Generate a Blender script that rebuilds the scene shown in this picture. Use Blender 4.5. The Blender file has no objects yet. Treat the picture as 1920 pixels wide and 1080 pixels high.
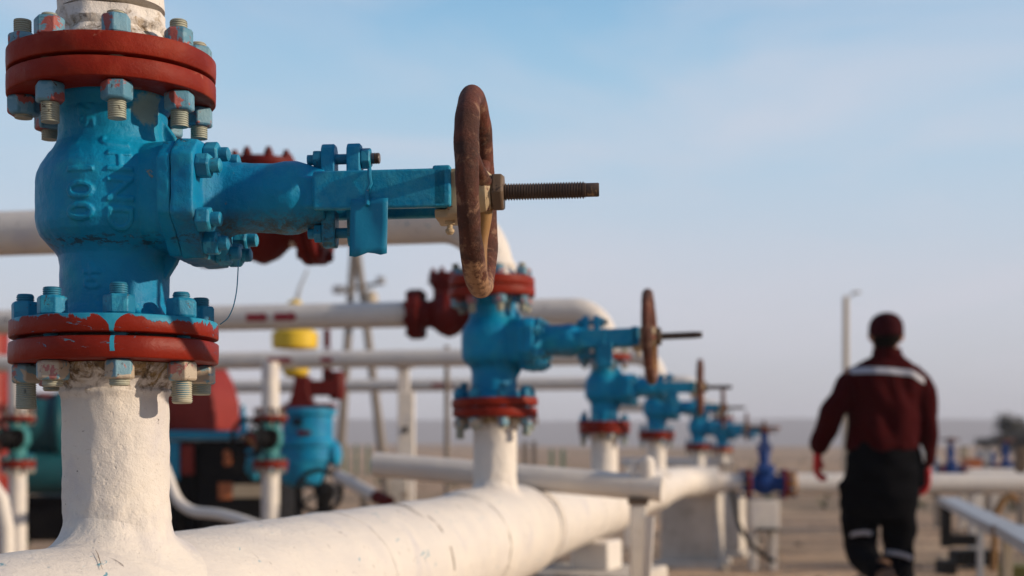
import bpy, bmesh, math, random
from mathutils import Vector, Matrix, noise as mn
from mathutils.bvhtree import BVHTree
R = math.radians
PI = math.pi
random.seed(7)
S = bpy.context.scene
COL = S.collection

# ------------------------------------------------------------------ camera
CH = 1.05                      # eye height
F = 2600.0                     # focal length in photo pixels
cd = bpy.data.cameras.new('camera')
cam = bpy.data.objects.new('camera', cd)
COL.objects.link(cam)
cam.location = (0, 0, CH)
cam.rotation_euler = (R(90), 0, 0)
cd.sensor_width = 36
cd.lens = F / 1920 * 36
cd.shift_y = (853 - 540) / 1920
cd.clip_start = 0.05
cd.clip_end = 9000
cd.dof.use_dof = True
cd.dof.focus_distance = 1.68
cd.dof.aperture_fstop = 4.2
S.camera = cam

# ------------------------------------------------------------------ light
SUN_EL, SUN_AZ = 18.5, 101.0   # azimuth clockwise from the view direction (+Y)
SKYK = 1.06
W = bpy.data.worlds.new('World')
S.world = W
W.use_nodes = True
wt = W.node_tree
wt.nodes.clear()


def wn(t, **k):
    n = wt.nodes.new(t)
    for a, b in k.items():
        setattr(n, a, b)
    return n


wo = wn('ShaderNodeOutputWorld')
bg = wn('ShaderNodeBackground')
sky = wn('ShaderNodeTexSky', sky_type='NISHITA', sun_disc=False, sun_elevation=R(SUN_EL), sun_rotation=R(SUN_AZ),
         air_density=1.0, dust_density=0.6, ozone_density=2.5, altitude=0)
bg.inputs['Strength'].default_value = 0.15
# thin high cloud veil, stretched along the horizon
tc = wn('ShaderNodeTexCoord')
mp = wn('ShaderNodeMapping')
mp.inputs['Scale'].default_value = (1.3, 1.3, 5.0)
mp.inputs['Rotation'].default_value = (0.0, R(16), 0.0)
mp.inputs['Location'].default_value = (0.3, 0.0, 0.35)
wt.links.new(tc.outputs['Generated'], mp.inputs['Vector'])
cn = wn('ShaderNodeTexNoise')
cn.inputs['Scale'].default_value = 2.3
cn.inputs['Detail'].default_value = 7
cn.inputs['Roughness'].default_value = 0.5
cn.inputs['Distortion'].default_value = 0.5
wt.links.new(mp.outputs[0], cn.inputs['Vector'])
cr = wn('ShaderNodeMapRange')
for i, v in enumerate((0.43, 0.68, 0.0, 0.5)):
    cr.inputs[i + 1].default_value = v
wt.links.new(cn.outputs['Fac'], cr.inputs[0])
mxc = wn('ShaderNodeMix', data_type='RGBA')
mxc.inputs[7].default_value = (4.75, 4.65, 5.2, 1)
wt.links.new(cr.outputs[0], mxc.inputs[0])
# dusty lower air: the pale band of a hazy afternoon, clear blue above it
sp = wn('ShaderNodeSeparateXYZ')
wt.links.new(tc.outputs['Generated'], sp.inputs[0])
ramp = wn('ShaderNodeValToRGB')
ramp.color_ramp.interpolation = 'B_SPLINE'
el = ramp.color_ramp.elements
SKY = [(0.0, (0.52, 0.505, 0.56)), (0.06, (0.58, 0.585, 0.635)), (0.12, (0.59, 0.635, 0.72)), (0.19, (0.49, 0.63, 0.765)), (0.26, (0.35, 0.585, 0.77)), (0.33, (0.20, 0.46, 0.72)), (0.42, (0.08, 0.22, 0.46)), (0.7, (0.04, 0.12, 0.30))]
el[0].position, el[0].color = 0, (*SKY[0][1], 1)
el[1].position, el[1].color = 0.7, (*SKY[-1][1], 1)
for p_, c_ in SKY[1:-1]:
    e_ = el.new(p_)
    e_.color = (*c_, 1)
wt.links.new(sp.outputs[2], ramp.inputs[0])
vm = wn('ShaderNodeVectorMath', operation='SCALE')
vm.inputs['Scale'].default_value = 1 / 0.15 * SKYK
# sky behind the camera is dimmed to cut fill light on camera-facing sides
az = wn('ShaderNodeMapRange', interpolation_type='SMOOTHSTEP')
for i, v in enumerate((-0.75, 0.45, 0.62, 1.0)):
    az.inputs[i + 1].default_value = v
wt.links.new(sp.outputs[1], az.inputs[0])
azs = wn('ShaderNodeVectorMath', operation='SCALE')
wt.links.new(ramp.outputs[0], azs.inputs[0])
wt.links.new(az.outputs[0], azs.inputs['Scale'])
wt.links.new(azs.outputs[0], vm.inputs[0])
mxd = wn('ShaderNodeMix', data_type='RGBA')
hr = wn('ShaderNodeMapRange', interpolation_type='SMOOTHSTEP')
for i, v in enumerate((0.30, 0.65, 0.92, 0.25)):
    hr.inputs[i + 1].default_value = v
wt.links.new(sp.outputs[2], hr.inputs[0])
wt.links.new(hr.outputs[0], mxd.inputs[0])
wt.links.new(sky.outputs[0], mxd.inputs[6])
wt.links.new(vm.outputs[0], mxd.inputs[7])
wt.links.new(mxd.outputs[2], mxc.inputs[6])
wt.links.new(mxc.outputs[2], bg.inputs['Color'])
wt.links.new(bg.outputs[0], wo.inputs['Surface'])

sl = bpy.data.lights.new('sun', 'SUN')
sl.energy = 4.9
sl.angle = R(1.0)
sl.color = (1.0, 0.82, 0.62)
so = bpy.data.objects.new('sun', sl)
COL.objects.link(so)
sd = Vector((math.sin(R(SUN_AZ)) * math.cos(R(SUN_EL)), math.cos(R(SUN_AZ)) * math.cos(R(SUN_EL)), math.sin(R(SUN_EL))))
so.rotation_euler = sd.to_track_quat('Z', 'Y').to_euler()
so.location = sd * 30
S.view_settings.view_transform = 'Standard'
S.view_settings.look = 'None'
S.view_settings.exposure = 0.0
S.view_settings.gamma = 1.0
S.cycles.volume_max_steps = 64
S.cycles.max_bounces = 8


# ------------------------------------------------------------------ helpers
def P(px, py, Y):
    """a point at depth Y whose bearing is that of photo pixel (px, py)"""
    return Vector(((px - 960) / F * Y, Y, CH + (853 - py) / F * Y))


class MB:
    def __init__(s):
        s.v, s.f, s.mi = [], [], []

    def add(s, vs, fs, M=None):
        o = len(s.v)
        s.v += [(M @ Vector(v)) if M else Vector(v) for v in vs]
        s.f += [tuple(i + o for i in f) for f in fs]
        return s

    def box(s, c, d, M=None):
        x, y, z = (k / 2 for k in d)
        vs = [(c[0] + a * x, c[1] + b * y, c[2] + e * z) for a in (-1, 1) for b in (-1, 1) for e in (-1, 1)]
        return s.add(vs, [(0, 1, 3, 2), (4, 6, 7, 5), (0, 4, 5, 1), (2, 3, 7, 6), (0, 2, 6, 4), (1, 5, 7, 3)], M)

    def rings(s, rings, cap0=True, cap1=True, closed=False):
        n = len(rings[0])
        o = len(s.v)
        for r in rings:
            s.v += [Vector(p) for p in r]
        m = len(rings)
        for i in range(m if closed else m - 1):
            a, b = o + i * n, o + ((i + 1) % m) * n
            for j in range(n):
                k = (j + 1) % n
                s.f.append((a + j, a + k, b + k, b + j))
        if not closed:
            if cap0:
                s.f.append(tuple(o + j for j in range(n))[::-1])
            if cap1:
                s.f.append(tuple(o + (m - 1) * n + j for j in range(n)))
        return s

    def lathe(s, prof, seg=32, M=None, wob=0.0, cap=True, ws=30.0):
        """prof: list of (r, z), axis local z"""
        M = M or Matrix()
        rr = []
        for r, z in prof:
            ring = []
            for j in range(seg):
                a = 2 * PI * j / seg
                p = Vector((r * math.cos(a), r * math.sin(a), z))
                if wob:
                    k = wob * mn.noise(p * ws)
                    p.x += math.cos(a) * k
                    p.y += math.sin(a) * k
                ring.append(M @ p)
            rr.append(ring)
        return s.rings(rr, cap, cap)

    def tube(s, pts, rad, seg=20, cap=True, closed=False, wob=0.0, flat=1.0):
        pts = [Vector(p) for p in pts]
        n = len(pts)
        rad = rad if isinstance(rad, (list, tuple)) else [rad] * n
        rr = []
        up = None
        for i, p in enumerate(pts):
            if closed:
                t = (pts[(i + 1) % n] - pts[i - 1]).normalized()
            else:
                t = (pts[min(i + 1, n - 1)] - pts[max(i - 1, 0)]).normalized()
            if up is None:
                up = Vector((0, 0, 1)) if abs(t.z) < 0.9 else Vector((0, 1, 0))
            u = (up - t * up.dot(t)).normalized()
            w = t.cross(u)
            up = u
            ring = []
            for j in range(seg):
                a = 2 * PI * j / seg
                d = u * math.cos(a) * flat + w * math.sin(a)
                q = p + d * rad[i]
                if wob:
                    q = q + d * wob * mn.noise(q * 35)
                ring.append(q)
            rr.append(ring)
        return s.rings(rr, cap, cap, closed)

    def bm(s):
        me = bpy.data.meshes.new('m')
        me.from_pydata([tuple(v) for v in s.v], [], s.f)
        me.validate()
        b = bmesh.new()
        b.from_mesh(me)
        bpy.data.meshes.remove(me)
        bmesh.ops.recalc_face_normals(b, faces=b.faces)
        return b


def obj(name, mb, mat, parent=None, ang=38, world=False, bevel=0, seg=2):
    b = mb.bm() if isinstance(mb, MB) else mb
    if world and parent is not None:
        bmesh.ops.transform(b, matrix=parent.matrix_basis.inverted(), verts=b.verts)
    me = bpy.data.meshes.new(name)
    b.to_mesh(me)
    b.free()
    if ang:
        for p in me.polygons:
            p.use_smooth = True
        me.set_sharp_from_angle(angle=R(ang))
    if mat:
        me.materials.append(mat)
    o = bpy.data.objects.new(name, me)
    COL.objects.link(o)
    if parent is not None:
        o.parent = parent
    if bevel:
        m = o.modifiers.new('bevel', 'BEVEL')
        m.width = bevel
        m.segments = seg
        m.limit_method = 'ANGLE'
        m.angle_limit = R(40)
        m.harden_normals = False
    return o


def thing(name, label, cat, loc=(0, 0, 0), rot=(0, 0, 0), group=None, sc=1.0):
    o = bpy.data.objects.new(name, None)
    COL.objects.link(o)
    o.location = loc
    o.rotation_euler = rot
    o.scale = (sc,) * 3
    o.empty_display_size = 0.1
    o['label'] = label
    o['category'] = cat
    if group:
        o['group'] = group
    o.matrix_basis = Matrix.LocRotScale(Vector(loc), o.rotation_euler, Vector((sc,) * 3))
    return o


def tag(o, label, cat, group=None, kind=None):
    if label:
        o['label'] = label
    if cat:
        o['category'] = cat
    if group:
        o['group'] = group
    if kind:
        o['kind'] = kind
    return o


def kids(o):
    return [c for c in bpy.data.objects if c.parent == o]


def copy_tree(o, parent=None):
    c = o.copy()
    COL.objects.link(c)
    c.parent = parent
    for ch in kids(o):
        copy_tree(ch, c)
    return c


def remesh(b, vox, smooth=4, disp=0.0, dscale=20.0):
    """union of overlapping closed shapes as one cast surface"""
    me = bpy.data.meshes.new('t')
    b.to_mesh(me)
    b.free()
    o = bpy.data.objects.new('t', me)
    COL.objects.link(o)
    m = o.modifiers.new('r', 'REMESH')
    m.mode = 'VOXEL'
    m.voxel_size = vox
    if smooth:
        q = o.modifiers.new('s', 'SMOOTH')
        q.factor = 0.5
        q.iterations = smooth
    dg = bpy.context.evaluated_depsgraph_get()
    ev = o.evaluated_get(dg)
    m2 = ev.to_mesh()
    nb = bmesh.new()
    nb.from_mesh(m2)
    ev.to_mesh_clear()
    bpy.data.objects.remove(o)
    bpy.data.meshes.remove(me)
    nb.normal_update()
    if disp:
        for v in nb.verts:
            k = mn.noise(v.co * dscale) + 0.5 * mn.noise(v.co * dscale * 2.7)
            v.co += v.normal * disp * k
    return nb


def frame(p0, p1):
    """matrix with local z from p0 to p1, origin p0"""
    p0, p1 = Vector(p0), Vector(p1)
    q = (p1 - p0).to_track_quat('Z', 'Y')
    return Matrix.Translation(p0) @ q.to_matrix().to_4x4()


def text_mesh(body, size, depth, mapper):
    cu = bpy.data.curves.new('t', 'FONT')
    cu.body = body
    cu.size = size
    cu.extrude = depth
    cu.bevel_depth = 0
    cu.align_x = 'CENTER'
    cu.align_y = 'CENTER'
    cu.resolution_u = 4
    cu.space_character = 1.12
    cu.offset = size * 0.012
    o = bpy.data.objects.new('t', cu)
    COL.objects.link(o)
    dg = bpy.context.evaluated_depsgraph_get()
    me = o.evaluated_get(dg).to_mesh()
    vs = [mapper(v.co) for v in me.vertices]
    fs = [tuple(p.vertices) for p in me.polygons]
    o.evaluated_get(dg).to_mesh_clear()
    bpy.data.objects.remove(o)
    return vs, fs


# ------------------------------------------------------------------ materials
class NT:
    def __init__(s, name):
        s.m = bpy.data.materials.new(name)
        s.m.use_nodes = True
        s.t = s.m.node_tree
        s.t.nodes.clear()
        s.out = s.n('ShaderNodeOutputMaterial')
        s.b = s.n('ShaderNodeBsdfPrincipled')
        s.t.links.new(s.b.outputs[0], s.out.inputs[0])
        s.tc = s.n('ShaderNodeTexCoord')
        s.oi = s.n('ShaderNodeObjectInfo')
        a = s.n('ShaderNodeVectorMath', operation='SCALE')
        a.inputs[0].default_value = (7.0, 3.0, 5.0)
        s.l(s.oi.outputs['Random'], a.inputs['Scale'])
        c = s.n('ShaderNodeVectorMath', operation='ADD')
        s.l(s.tc.outputs['Object'], c.inputs[0])
        s.l(a.outputs[0], c.inputs[1])
        s.co = c.outputs[0]
        s.raw = s.tc.outputs['Object']

    def n(s, t, **k):
        x = s.t.nodes.new(t)
        for a, b in k.items():
            setattr(x, a, b)
        return x

    def l(s, a, b):
        s.t.links.new(a, b)

    def noise(s, scale, detail=5, rough=0.55, dist=0.0, co=None, vscale=None):
        x = s.n('ShaderNodeTexNoise')
        x.inputs['Scale'].default_value = scale
        x.inputs['Detail'].default_value = detail
        x.inputs['Roughness'].default_value = rough
        x.inputs['Distortion'].default_value = dist
        c = co or s.co
        if vscale:
            m = s.n('ShaderNodeMapping')
            m.inputs['Scale'].default_value = vscale
            s.l(c, m.inputs['Vector'])
            c = m.outputs[0]
        s.l(c, x.inputs['Vector'])
        return x.outputs['Fac']

    def voro(s, scale, feature='F1'):
        x = s.n('ShaderNodeTexVoronoi', feature=feature)
        x.inputs['Scale'].default_value = scale
        s.l(s.co, x.inputs['Vector'])
        return x.outputs['Distance']

    def rng(s, v, a, b, c=0.0, d=1.0):
        x = s.n('ShaderNodeMapRange')
        for i, k in enumerate((a, b, c, d)):
            x.inputs[i + 1].default_value = k
        s.l(v, x.inputs[0])
        return x.outputs[0]

    def math(s, op, a, b=None, c=None):
        x = s.n('ShaderNodeMath', operation=op)
        for i, k in enumerate((a, b, c)):
            if k is None:
                continue
            if isinstance(k, (int, float)):
                x.inputs[i].default_value = k
            else:
                s.l(k, x.inputs[i])
        return x.outputs[0]

    def mix(s, f, a, b):
        x = s.n('ShaderNodeMix', data_type='RGBA')
        for i, k in ((0, f), (6, a), (7, b)):
            if isinstance(k, (int, float)):
                x.inputs[i].default_value = k
            elif isinstance(k, tuple):
                x.inputs[i].default_value = (*k, 1) if len(k) == 3 else k
            else:
                s.l(k, x.inputs[i])
        return x.outputs[2]

    def xyz(s, co=None):
        x = s.n('ShaderNodeSeparateXYZ')
        s.l(co or s.raw, x.inputs[0])
        return x.outputs

    def point(s, lo=0.5, hi=0.56):
        g = s.n('ShaderNodeNewGeometry')
        return s.rng(g.outputs['Pointiness'], lo, hi)

    def bump(s, h, strength=0.4, dist=0.002):
        x = s.n('ShaderNodeBump')
        x.inputs['Strength'].default_value = strength
        x.inputs['Distance'].default_value = dist
        s.l(h, x.inputs['Height'])
        s.l(x.outputs[0], s.b.inputs['Normal'])
        return x

    def fin(s, col, rough=0.5, metal=0.0, spec=0.5):
        if isinstance(col, tuple):
            s.b.inputs['Base Color'].default_value = (*col, 1)
        else:
            s.l(col, s.b.inputs['Base Color'])
        if isinstance(rough, (int, float)):
            s.b.inputs['Roughness'].default_value = rough
        else:
            s.l(rough, s.b.inputs['Roughness'])
        s.b.inputs['Metallic'].default_value = metal
        s.b.inputs['Specular IOR Level'].default_value = spec
        return s.m


def paint(name, col, col2, chip, chip_at=0.68, chip2=None, rough=0.45, bump=0.5, sc=1.0, spec=0.25, dust=None, dustamt=0.0,
          edge=None, bdist=0.0016, wear=False):
    """old brushed paint: tone drift, chipped specks, lumps, worn edges"""
    k = NT(name)
    n1 = k.noise(9 * sc, 6, 0.6)
    c = k.mix(k.rng(n1, 0.3, 0.7), col, col2)
    if dust:
        nd = k.noise(14 * sc, 8, 0.7, 0.4)
        c = k.mix(k.rng(nd, 0.5, 0.72, 0, dustamt), c, dust)
    nc = k.noise(38 * sc, 9, 0.72, 0.6)
    big = k.noise(6 * sc, 3, 0.5)
    lim = k.math('ADD', nc, k.math('MULTIPLY', k.math('SUBTRACT', big, 0.5), 0.35))
    m = k.rng(lim, chip_at, chip_at + 0.03)
    if wear:
        # a bare primer patch on the neck, flaking along the lower shoulder, grease under the barrel
        X = k.xyz()
        vd = k.n('ShaderNodeVectorMath', operation='DISTANCE')
        k.l(k.raw, vd.inputs[0])
        vd.inputs[1].default_value = (0.058, -0.036, 0.283)
        pd = k.math('ADD', vd.outputs['Value'], k.math('MULTIPLY', k.math('SUBTRACT', k.noise(55, 8, 0.7), 0.5), 0.045))
        c = k.mix(k.rng(pd, 0.022, 0.017, 0, 0.85), c, (0.26, 0.33, 0.28))
        ld_ = k.math('ABSOLUTE', k.math('SUBTRACT', X[2], 0.118))
        fl = k.math('MULTIPLY', k.rng(ld_, 0.010, 0.003), k.rng(k.noise(75, 8, 0.75, 0.5, vscale=(1, 1, 2.5)), 0.50, 0.55))
        c = k.mix(k.math('MULTIPLY', fl, 0.85), c, (0.02, 0.05, 0.07))
        gr = k.math('MULTIPLY', k.rng(X[2], 0.158, 0.140), k.rng(X[0], 0.10, 0.15))
        gr = k.math('MULTIPLY', gr, k.rng(k.noise(60, 9, 0.8, 0.4), 0.40, 0.56))
        c = k.mix(k.math('MULTIPLY', gr, 0.85), c, (0.045, 0.040, 0.022))
        gs_ = k.math('MULTIPLY', k.rng(X[2], 0.222, 0.232), k.rng(k.noise(45, 9, 0.8, 0.8), 0.56, 0.59))
        gs_ = k.math('MULTIPLY', gs_, k.math('MULTIPLY', k.rng(X[0], 0.075, 0.085), k.rng(X[0], 0.15, 0.14)))
        c = k.mix(gs_, c, (0.02, 0.02, 0.02))
    cc = chip
    if chip2:
        cc = k.mix(k.rng(k.noise(60 * sc, 4), 0.45, 0.55), chip, chip2)
    c = k.mix(m, c, cc)
    if edge:
        e = k.math('MULTIPLY', k.point(0.53, 0.62), k.rng(k.noise(70 * sc, 6, 0.7), 0.42, 0.56))
        c = k.mix(e, c, edge)
    b1 = k.noise(70 * sc, 8, 0.68)
    b2 = k.noise(14 * sc, 4, 0.5)
    b3 = k.noise(300 * sc, 4, 0.6)
    h = k.math('ADD', k.math('MULTIPLY', b1, 1.0), k.math('MULTIPLY', b2, 1.4))
    h = k.math('ADD', h, k.math('MULTIPLY', b3, 0.22))
    h = k.math('SUBTRACT', h, k.math('MULTIPLY', m, 0.18))
    k.bump(h, bump, bdist)
    rg = k.rng(k.noise(25 * sc, 5), 0.3, 0.7, rough - 0.1, rough + 0.15)
    return k.fin(c, rg, 0, spec)


BLUE = (0.001, 0.155, 0.335)
BLUE2 = (0.003, 0.240, 0.420)
blue = paint('blue_enamel', BLUE, BLUE2, (0.02, 0.025, 0.03), 0.69, (0.26, 0.28, 0.22), 0.42, 0.9,
             dust=(0.02, 0.29, 0.36), dustamt=0.65, edge=(0.08, 0.36, 0.44), spec=0.18, wear=True, bdist=0.0024)
red = paint('red_oxide_paint', (0.150, 0.009, 0.003), (0.23, 0.017, 0.006), (0.36, 0.12, 0.07), 0.645, (0.10, 0.02, 0.015), 0.5,
            0.8, dust=(0.28, 0.05, 0.022), dustamt=0.45, edge=(0.27, 0.06, 0.035), spec=0.14)
dkred = paint('dark_red_paint', (0.085, 0.005, 0.004), (0.115, 0.008, 0.006), (0.25, 0.07, 0.05), 0.72, rough=0.55, spec=0.15)
white = None
ZTOP = 0.3285


def drip_paint(name, zt, amp, streak, zlow=-1):
    """red flange plate with blue brush overspill from its upper edge and one run of paint"""
    k = NT(name)
    x = k.xyz()
    base = k.mix(k.rng(k.noise(9, 6, 0.6), 0.3, 0.7), (0.150, 0.009, 0.003), (0.23, 0.017, 0.006))
    base = k.mix(k.rng(k.noise(48, 9, 0.75, 0.5), 0.66, 0.69), base, (0.42, 0.20, 0.13))
    n = k.noise(16, 8, 0.72, 0.8, co=k.raw, vscale=(1, 1, 0.5))
    lim = k.math('ADD', x[2], k.math('MULTIPLY', k.math('SUBTRACT', n, 0.5), amp))
    m = k.rng(lim, zt - 0.0006, zt + 0.0006)
    wv = k.math('MULTIPLY', k.math('SUBTRACT', k.noise(60, 3, co=k.raw), 0.5), 0.006)
    dx = k.math('ABSOLUTE', k.math('ADD', k.math('SUBTRACT', x[0], streak), wv))
    wid = k.math('ADD', k.rng(x[2], max(zlow, -0.03), 0.012, 0.0022, 0.0026), k.math('MULTIPLY', k.math('POWER', k.rng(x[2], 0.004, 0.024), 2.5), 0.016))
    s1 = k.math('LESS_THAN', dx, wid)
    s2 = k.math('LESS_THAN', x[1], 0.0)
    s3 = k.math('GREATER_THAN', x[2], zlow)
    st = k.math('MULTIPLY', k.math('MULTIPLY', s1, s2), s3)
    sc = k.math('MULTIPLY', k.rng(k.noise(26, 9, 0.8, 1.2, co=k.raw, vscale=(1, 1, 3.5)), 0.615, 0.625), k.rng(x[2], zt - 0.03, zt - 0.018))
    m = k.math('MAXIMUM', k.math('MAXIMUM', m, st), sc)
    bl = k.mix(k.rng(k.noise(30, 5), 0.35, 0.65), (0.008, 0.19, 0.32), (0.03, 0.27, 0.40))
    c = k.mix(m, base, bl)
    h = k.math('ADD', k.math('MULTIPLY', k.noise(50, 8, 0.65), 0.9), k.math('MULTIPLY', m, 0.22))
    k.bump(h, 0.8, 0.0018)
    return k.fin(c, 0.45, 0, 0.16)


red_drip_hi = drip_paint('red_paint_with_blue_overspill', 0.0200, 0.062, 0.040, -1)
red_drip_lo = drip_paint('red_paint_with_blue_run', 0.004, 0.020, 0.041, -0.021)


def white_paint(name, dirt=False, dz=(-0.084, -0.045), cream=0.5, scuffs=True, bdist=0.0030, rust=0.0):
    k = NT(name)
    a, b = (0.62, 0.575, 0.53), (0.69, 0.635, 0.565)
    c = k.mix(k.rng(k.noise(7, 6, 0.6), 0.35, 0.65), a, b)
    # thin grey worn areas and small dark pits
    c = k.mix(k.rng(k.noise(5, 7, 0.65, 0.5), 0.56, 0.66, 0, 0.6), c, (0.52, 0.49, 0.50))
    sp = k.math('MULTIPLY', k.rng(k.noise(150, 5, 0.7), 0.665, 0.69), k.rng(k.noise(13, 4), 0.45, 0.55))
    c = k.mix(sp, c, (0.10, 0.06, 0.04))
    if scuffs:
        s1 = k.math('MULTIPLY', k.rng(k.noise(60, 6, 0.6, 1.2, vscale=(1, 0.22, 1)), 0.655, 0.665), k.rng(k.noise(9, 3), 0.5, 0.56))
        c = k.mix(s1, c, (0.10, 0.28, 0.36))
        s2 = k.math('MULTIPLY', k.rng(k.noise(75, 6, 0.6, 1.2, vscale=(0.3, 1, 0.4)), 0.655, 0.665), k.rng(k.noise(8, 3), 0.48, 0.54))
        c = k.mix(s2, c, (0.07, 0.045, 0.04))
    if dirt:
        z = k.xyz()[2]
        n = k.noise(42, 9, 0.75, 0.6)
        lim = k.math('ADD', k.rng(z, dz[0], dz[1], 0, 0.34), n)
        m = k.rng(lim, 0.70, 0.84)
        dc = k.mix(k.rng(k.noise(60, 6, 0.7), 0.4, 0.6), (0.30, 0.20, 0.09), (0.055, 0.035, 0.022))
        c = k.mix(m, c, dc)
    if rust:
        c = k.mix(k.rng(k.noise(11, 7, 0.7, 0.8), 0.66, 0.72, 0, rust), c, (0.30, 0.15, 0.06))
    h = k.math('ADD', k.math('MULTIPLY', k.noise(22, 5, 0.55), 1.6), k.math('MULTIPLY', k.noise(95, 8, 0.72), 1.0))
    pit = k.rng(k.noise(130, 3, 0.5), 0.62, 0.72)
    h = k.math('SUBTRACT', h, k.math('MULTIPLY', pit, 0.25))
    h = k.math('ADD', h, k.math('MULTIPLY', k.noise(420, 3, 0.6), 0.12))
    h = k.math('SUBTRACT', h, k.math('MULTIPLY', sp, 0.3))
    k.bump(h, 0.75, bdist)
    return k.fin(c, 0.55, 0, 0.35)


white = white_paint('old_white_paint')
white_riser = white_paint('old_white_paint_dirty_neck', dirt=True, scuffs=False)
white_top = white_paint('old_white_paint_dirty_lumpy_foot', dirt=True, dz=(ZTOP + 0.13, ZTOP + 0.02), scuffs=False)
white_far = white_paint('grey_white_paint', scuffs=False, rust=0.5)


def stud_mat(name, pal, seed=0.0):
    k = NT(name)
    n1 = k.noise(26, 4, 0.6, 0.6)
    n2 = k.noise(31, 5, 0.65, 0.4, vscale=(1.3, 0.8, 1))
    c = k.mix(k.rng(n1, 0.49, 0.52), pal[0], pal[1])
    c = k.mix(k.rng(n2, 0.54, 0.57), c, pal[2])
    c = k.mix(k.rng(k.noise(95, 8, 0.75, 0.6), 0.60, 0.64), c, (0.05, 0.035, 0.03))
    h = k.math('ADD', k.noise(90, 7, 0.7), k.math('MULTIPLY', k.noise(30, 4), 0.8))
    k.bump(h, 0.8, 0.0018)
    return k.fin(c, 0.5, 0, 0.35)


nut_mixed = stud_mat('nut_flaking_mixed_paint', [(0.08, 0.22, 0.31), (0.13, 0.27, 0.35), (0.30, 0.075, 0.065)])
nut_low = stud_mat('nut_flaking_cream_paint', [(0.14, 0.27, 0.34), (0.40, 0.33, 0.25), (0.34, 0.13, 0.12)])
nut_blue = stud_mat('nut_blue_paint', [(0.003, 0.15, 0.27), (0.006, 0.19, 0.33), (0.02, 0.25, 0.38)])
nut_cream = stud_mat('nut_cream_paint', [(0.50, 0.42, 0.30), (0.40, 0.36, 0.30), (0.12, 0.25, 0.30)])
thread_pale = paint('thread_pale_paint', (0.42, 0.38, 0.28), (0.26, 0.30, 0.26), (0.06, 0.05, 0.04), 0.62, rough=0.6)
thread_blue = paint('thread_blue_paint', (0.012, 0.15, 0.26), (0.03, 0.20, 0.30), (0.03, 0.03, 0.03), 0.66, rough=0.5)


def rust_wheel_mat():
    k = NT('rusty_red_brown_iron')
    c = k.mix(k.rng(k.noise(12, 7, 0.65), 0.35, 0.65), (0.060, 0.022, 0.014), (0.145, 0.042, 0.025))
    c = k.mix(k.rng(k.noise(40, 10, 0.8, 0.3), 0.53, 0.60, 0, 0.9), c, (0.24, 0.13, 0.08))
    c = k.mix(k.rng(k.noise(14, 9, 0.75, 0.3), 0.50, 0.60, 0, 0.85), c, (0.035, 0.016, 0.012))
    c = k.mix(k.rng(k.noise(120, 8, 0.8), 0.56, 0.62, 0, 0.7), c, (0.05, 0.022, 0.016))
    x = k.xyz()
    # more tan patches towards the bottom of the rim
    lim = k.math('ADD', k.rng(x[2], 0.11, 0.05, 0, 0.25), k.noise(60, 9, 0.75))
    c = k.mix(k.rng(lim, 0.64, 0.76), c, (0.32, 0.18, 0.10))
    h = k.math('ADD', k.noise(60, 9, 0.72, 0.4), k.math('MULTIPLY', k.noise(18, 5), 1.0))
    h = k.math('ADD', h, k.math('MULTIPLY', k.noise(200, 5, 0.7), 0.3))
    k.bump(h, 1.0, 0.0042)
    return k.fin(c, 0.72, 0, 0.25)


rustw = rust_wheel_mat()
rustbolt = paint('brown_bare_steel', (0.10, 0.065, 0.045), (0.16, 0.11, 0.07), (0.04, 0.025, 0.02), 0.62, rough=0.5, bump=0.5)
castcream = paint('cream_dirt_cast_iron', (0.46, 0.36, 0.22), (0.34, 0.24, 0.15), (0.20, 0.05, 0.04), 0.62, (0.08, 0.05, 0.03), 0.6, 0.8)
threadm = paint('greased_brown_thread', (0.12, 0.085, 0.065), (0.05, 0.032, 0.025), (0.26, 0.16, 0.08), 0.58, (0.02, 0.015, 0.012), rough=0.35, sc=2)
tagm = paint('blue_painted_tag_sheet', (0.003, 0.155, 0.29), (0.008, 0.19, 0.33), (0.33, 0.30, 0.28), 0.60, (0.25, 0.24, 0.22), 0.45, 0.35, sc=0.8)
blackm = paint('black_oily_iron', (0.005, 0.005, 0.006), (0.009, 0.008, 0.008), (0.05, 0.03, 0.02), 0.7, rough=0.6, spec=0.1)
gasket = paint('black_gasket', (0.012, 0.010, 0.010), (0.018, 0.012, 0.012), (0.03, 0.02, 0.02), 0.7)
yellow = paint('yellow_paint', (0.62, 0.40, 0.02), (0.68, 0.47, 0.04), (0.2, 0.1, 0.03), 0.72)
teal = paint('faded_teal_paint', (0.03, 0.17, 0.19), (0.05, 0.22, 0.22), (0.1, 0.05, 0.03), 0.7)
dteal = paint('dark_teal_paint', (0.006, 0.060, 0.080), (0.010, 0.085, 0.100), (0.02, 0.015, 0.01), 0.7)
navy = paint('deep_blue_paint', (0.003, 0.030, 0.16), (0.005, 0.05, 0.21), (0.02, 0.02, 0.04), 0.72)
hoodred = paint('faded_red_sheet', (0.19, 0.014, 0.008), (0.24, 0.022, 0.012), (0.2, 0.08, 0.06), 0.72, bump=0.2)
orangem = paint('orange_brown_paint', (0.50, 0.16, 0.06), (0.42, 0.13, 0.05), (0.2, 0.08, 0.04), 0.7)
brownm = paint('yellow_brown_dirt', (0.28, 0.15, 0.05), (0.20, 0.10, 0.04), (0.1, 0.05, 0.03), 0.7)
plate = paint('beige_plate', (0.42, 0.35, 0.26), (0.36, 0.30, 0.22), (0.1, 0.08, 0.06), 0.7)
redmark = paint('red_stencil_paint', (0.33, 0.03, 0.04), (0.28, 0.05, 0.06), (0.5, 0.42, 0.38), 0.66, bump=0.1)
woodm = paint('weathered_grey_wood', (0.22, 0.19, 0.16), (0.16, 0.13, 0.11), (0.1, 0.08, 0.07), 0.7)
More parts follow.
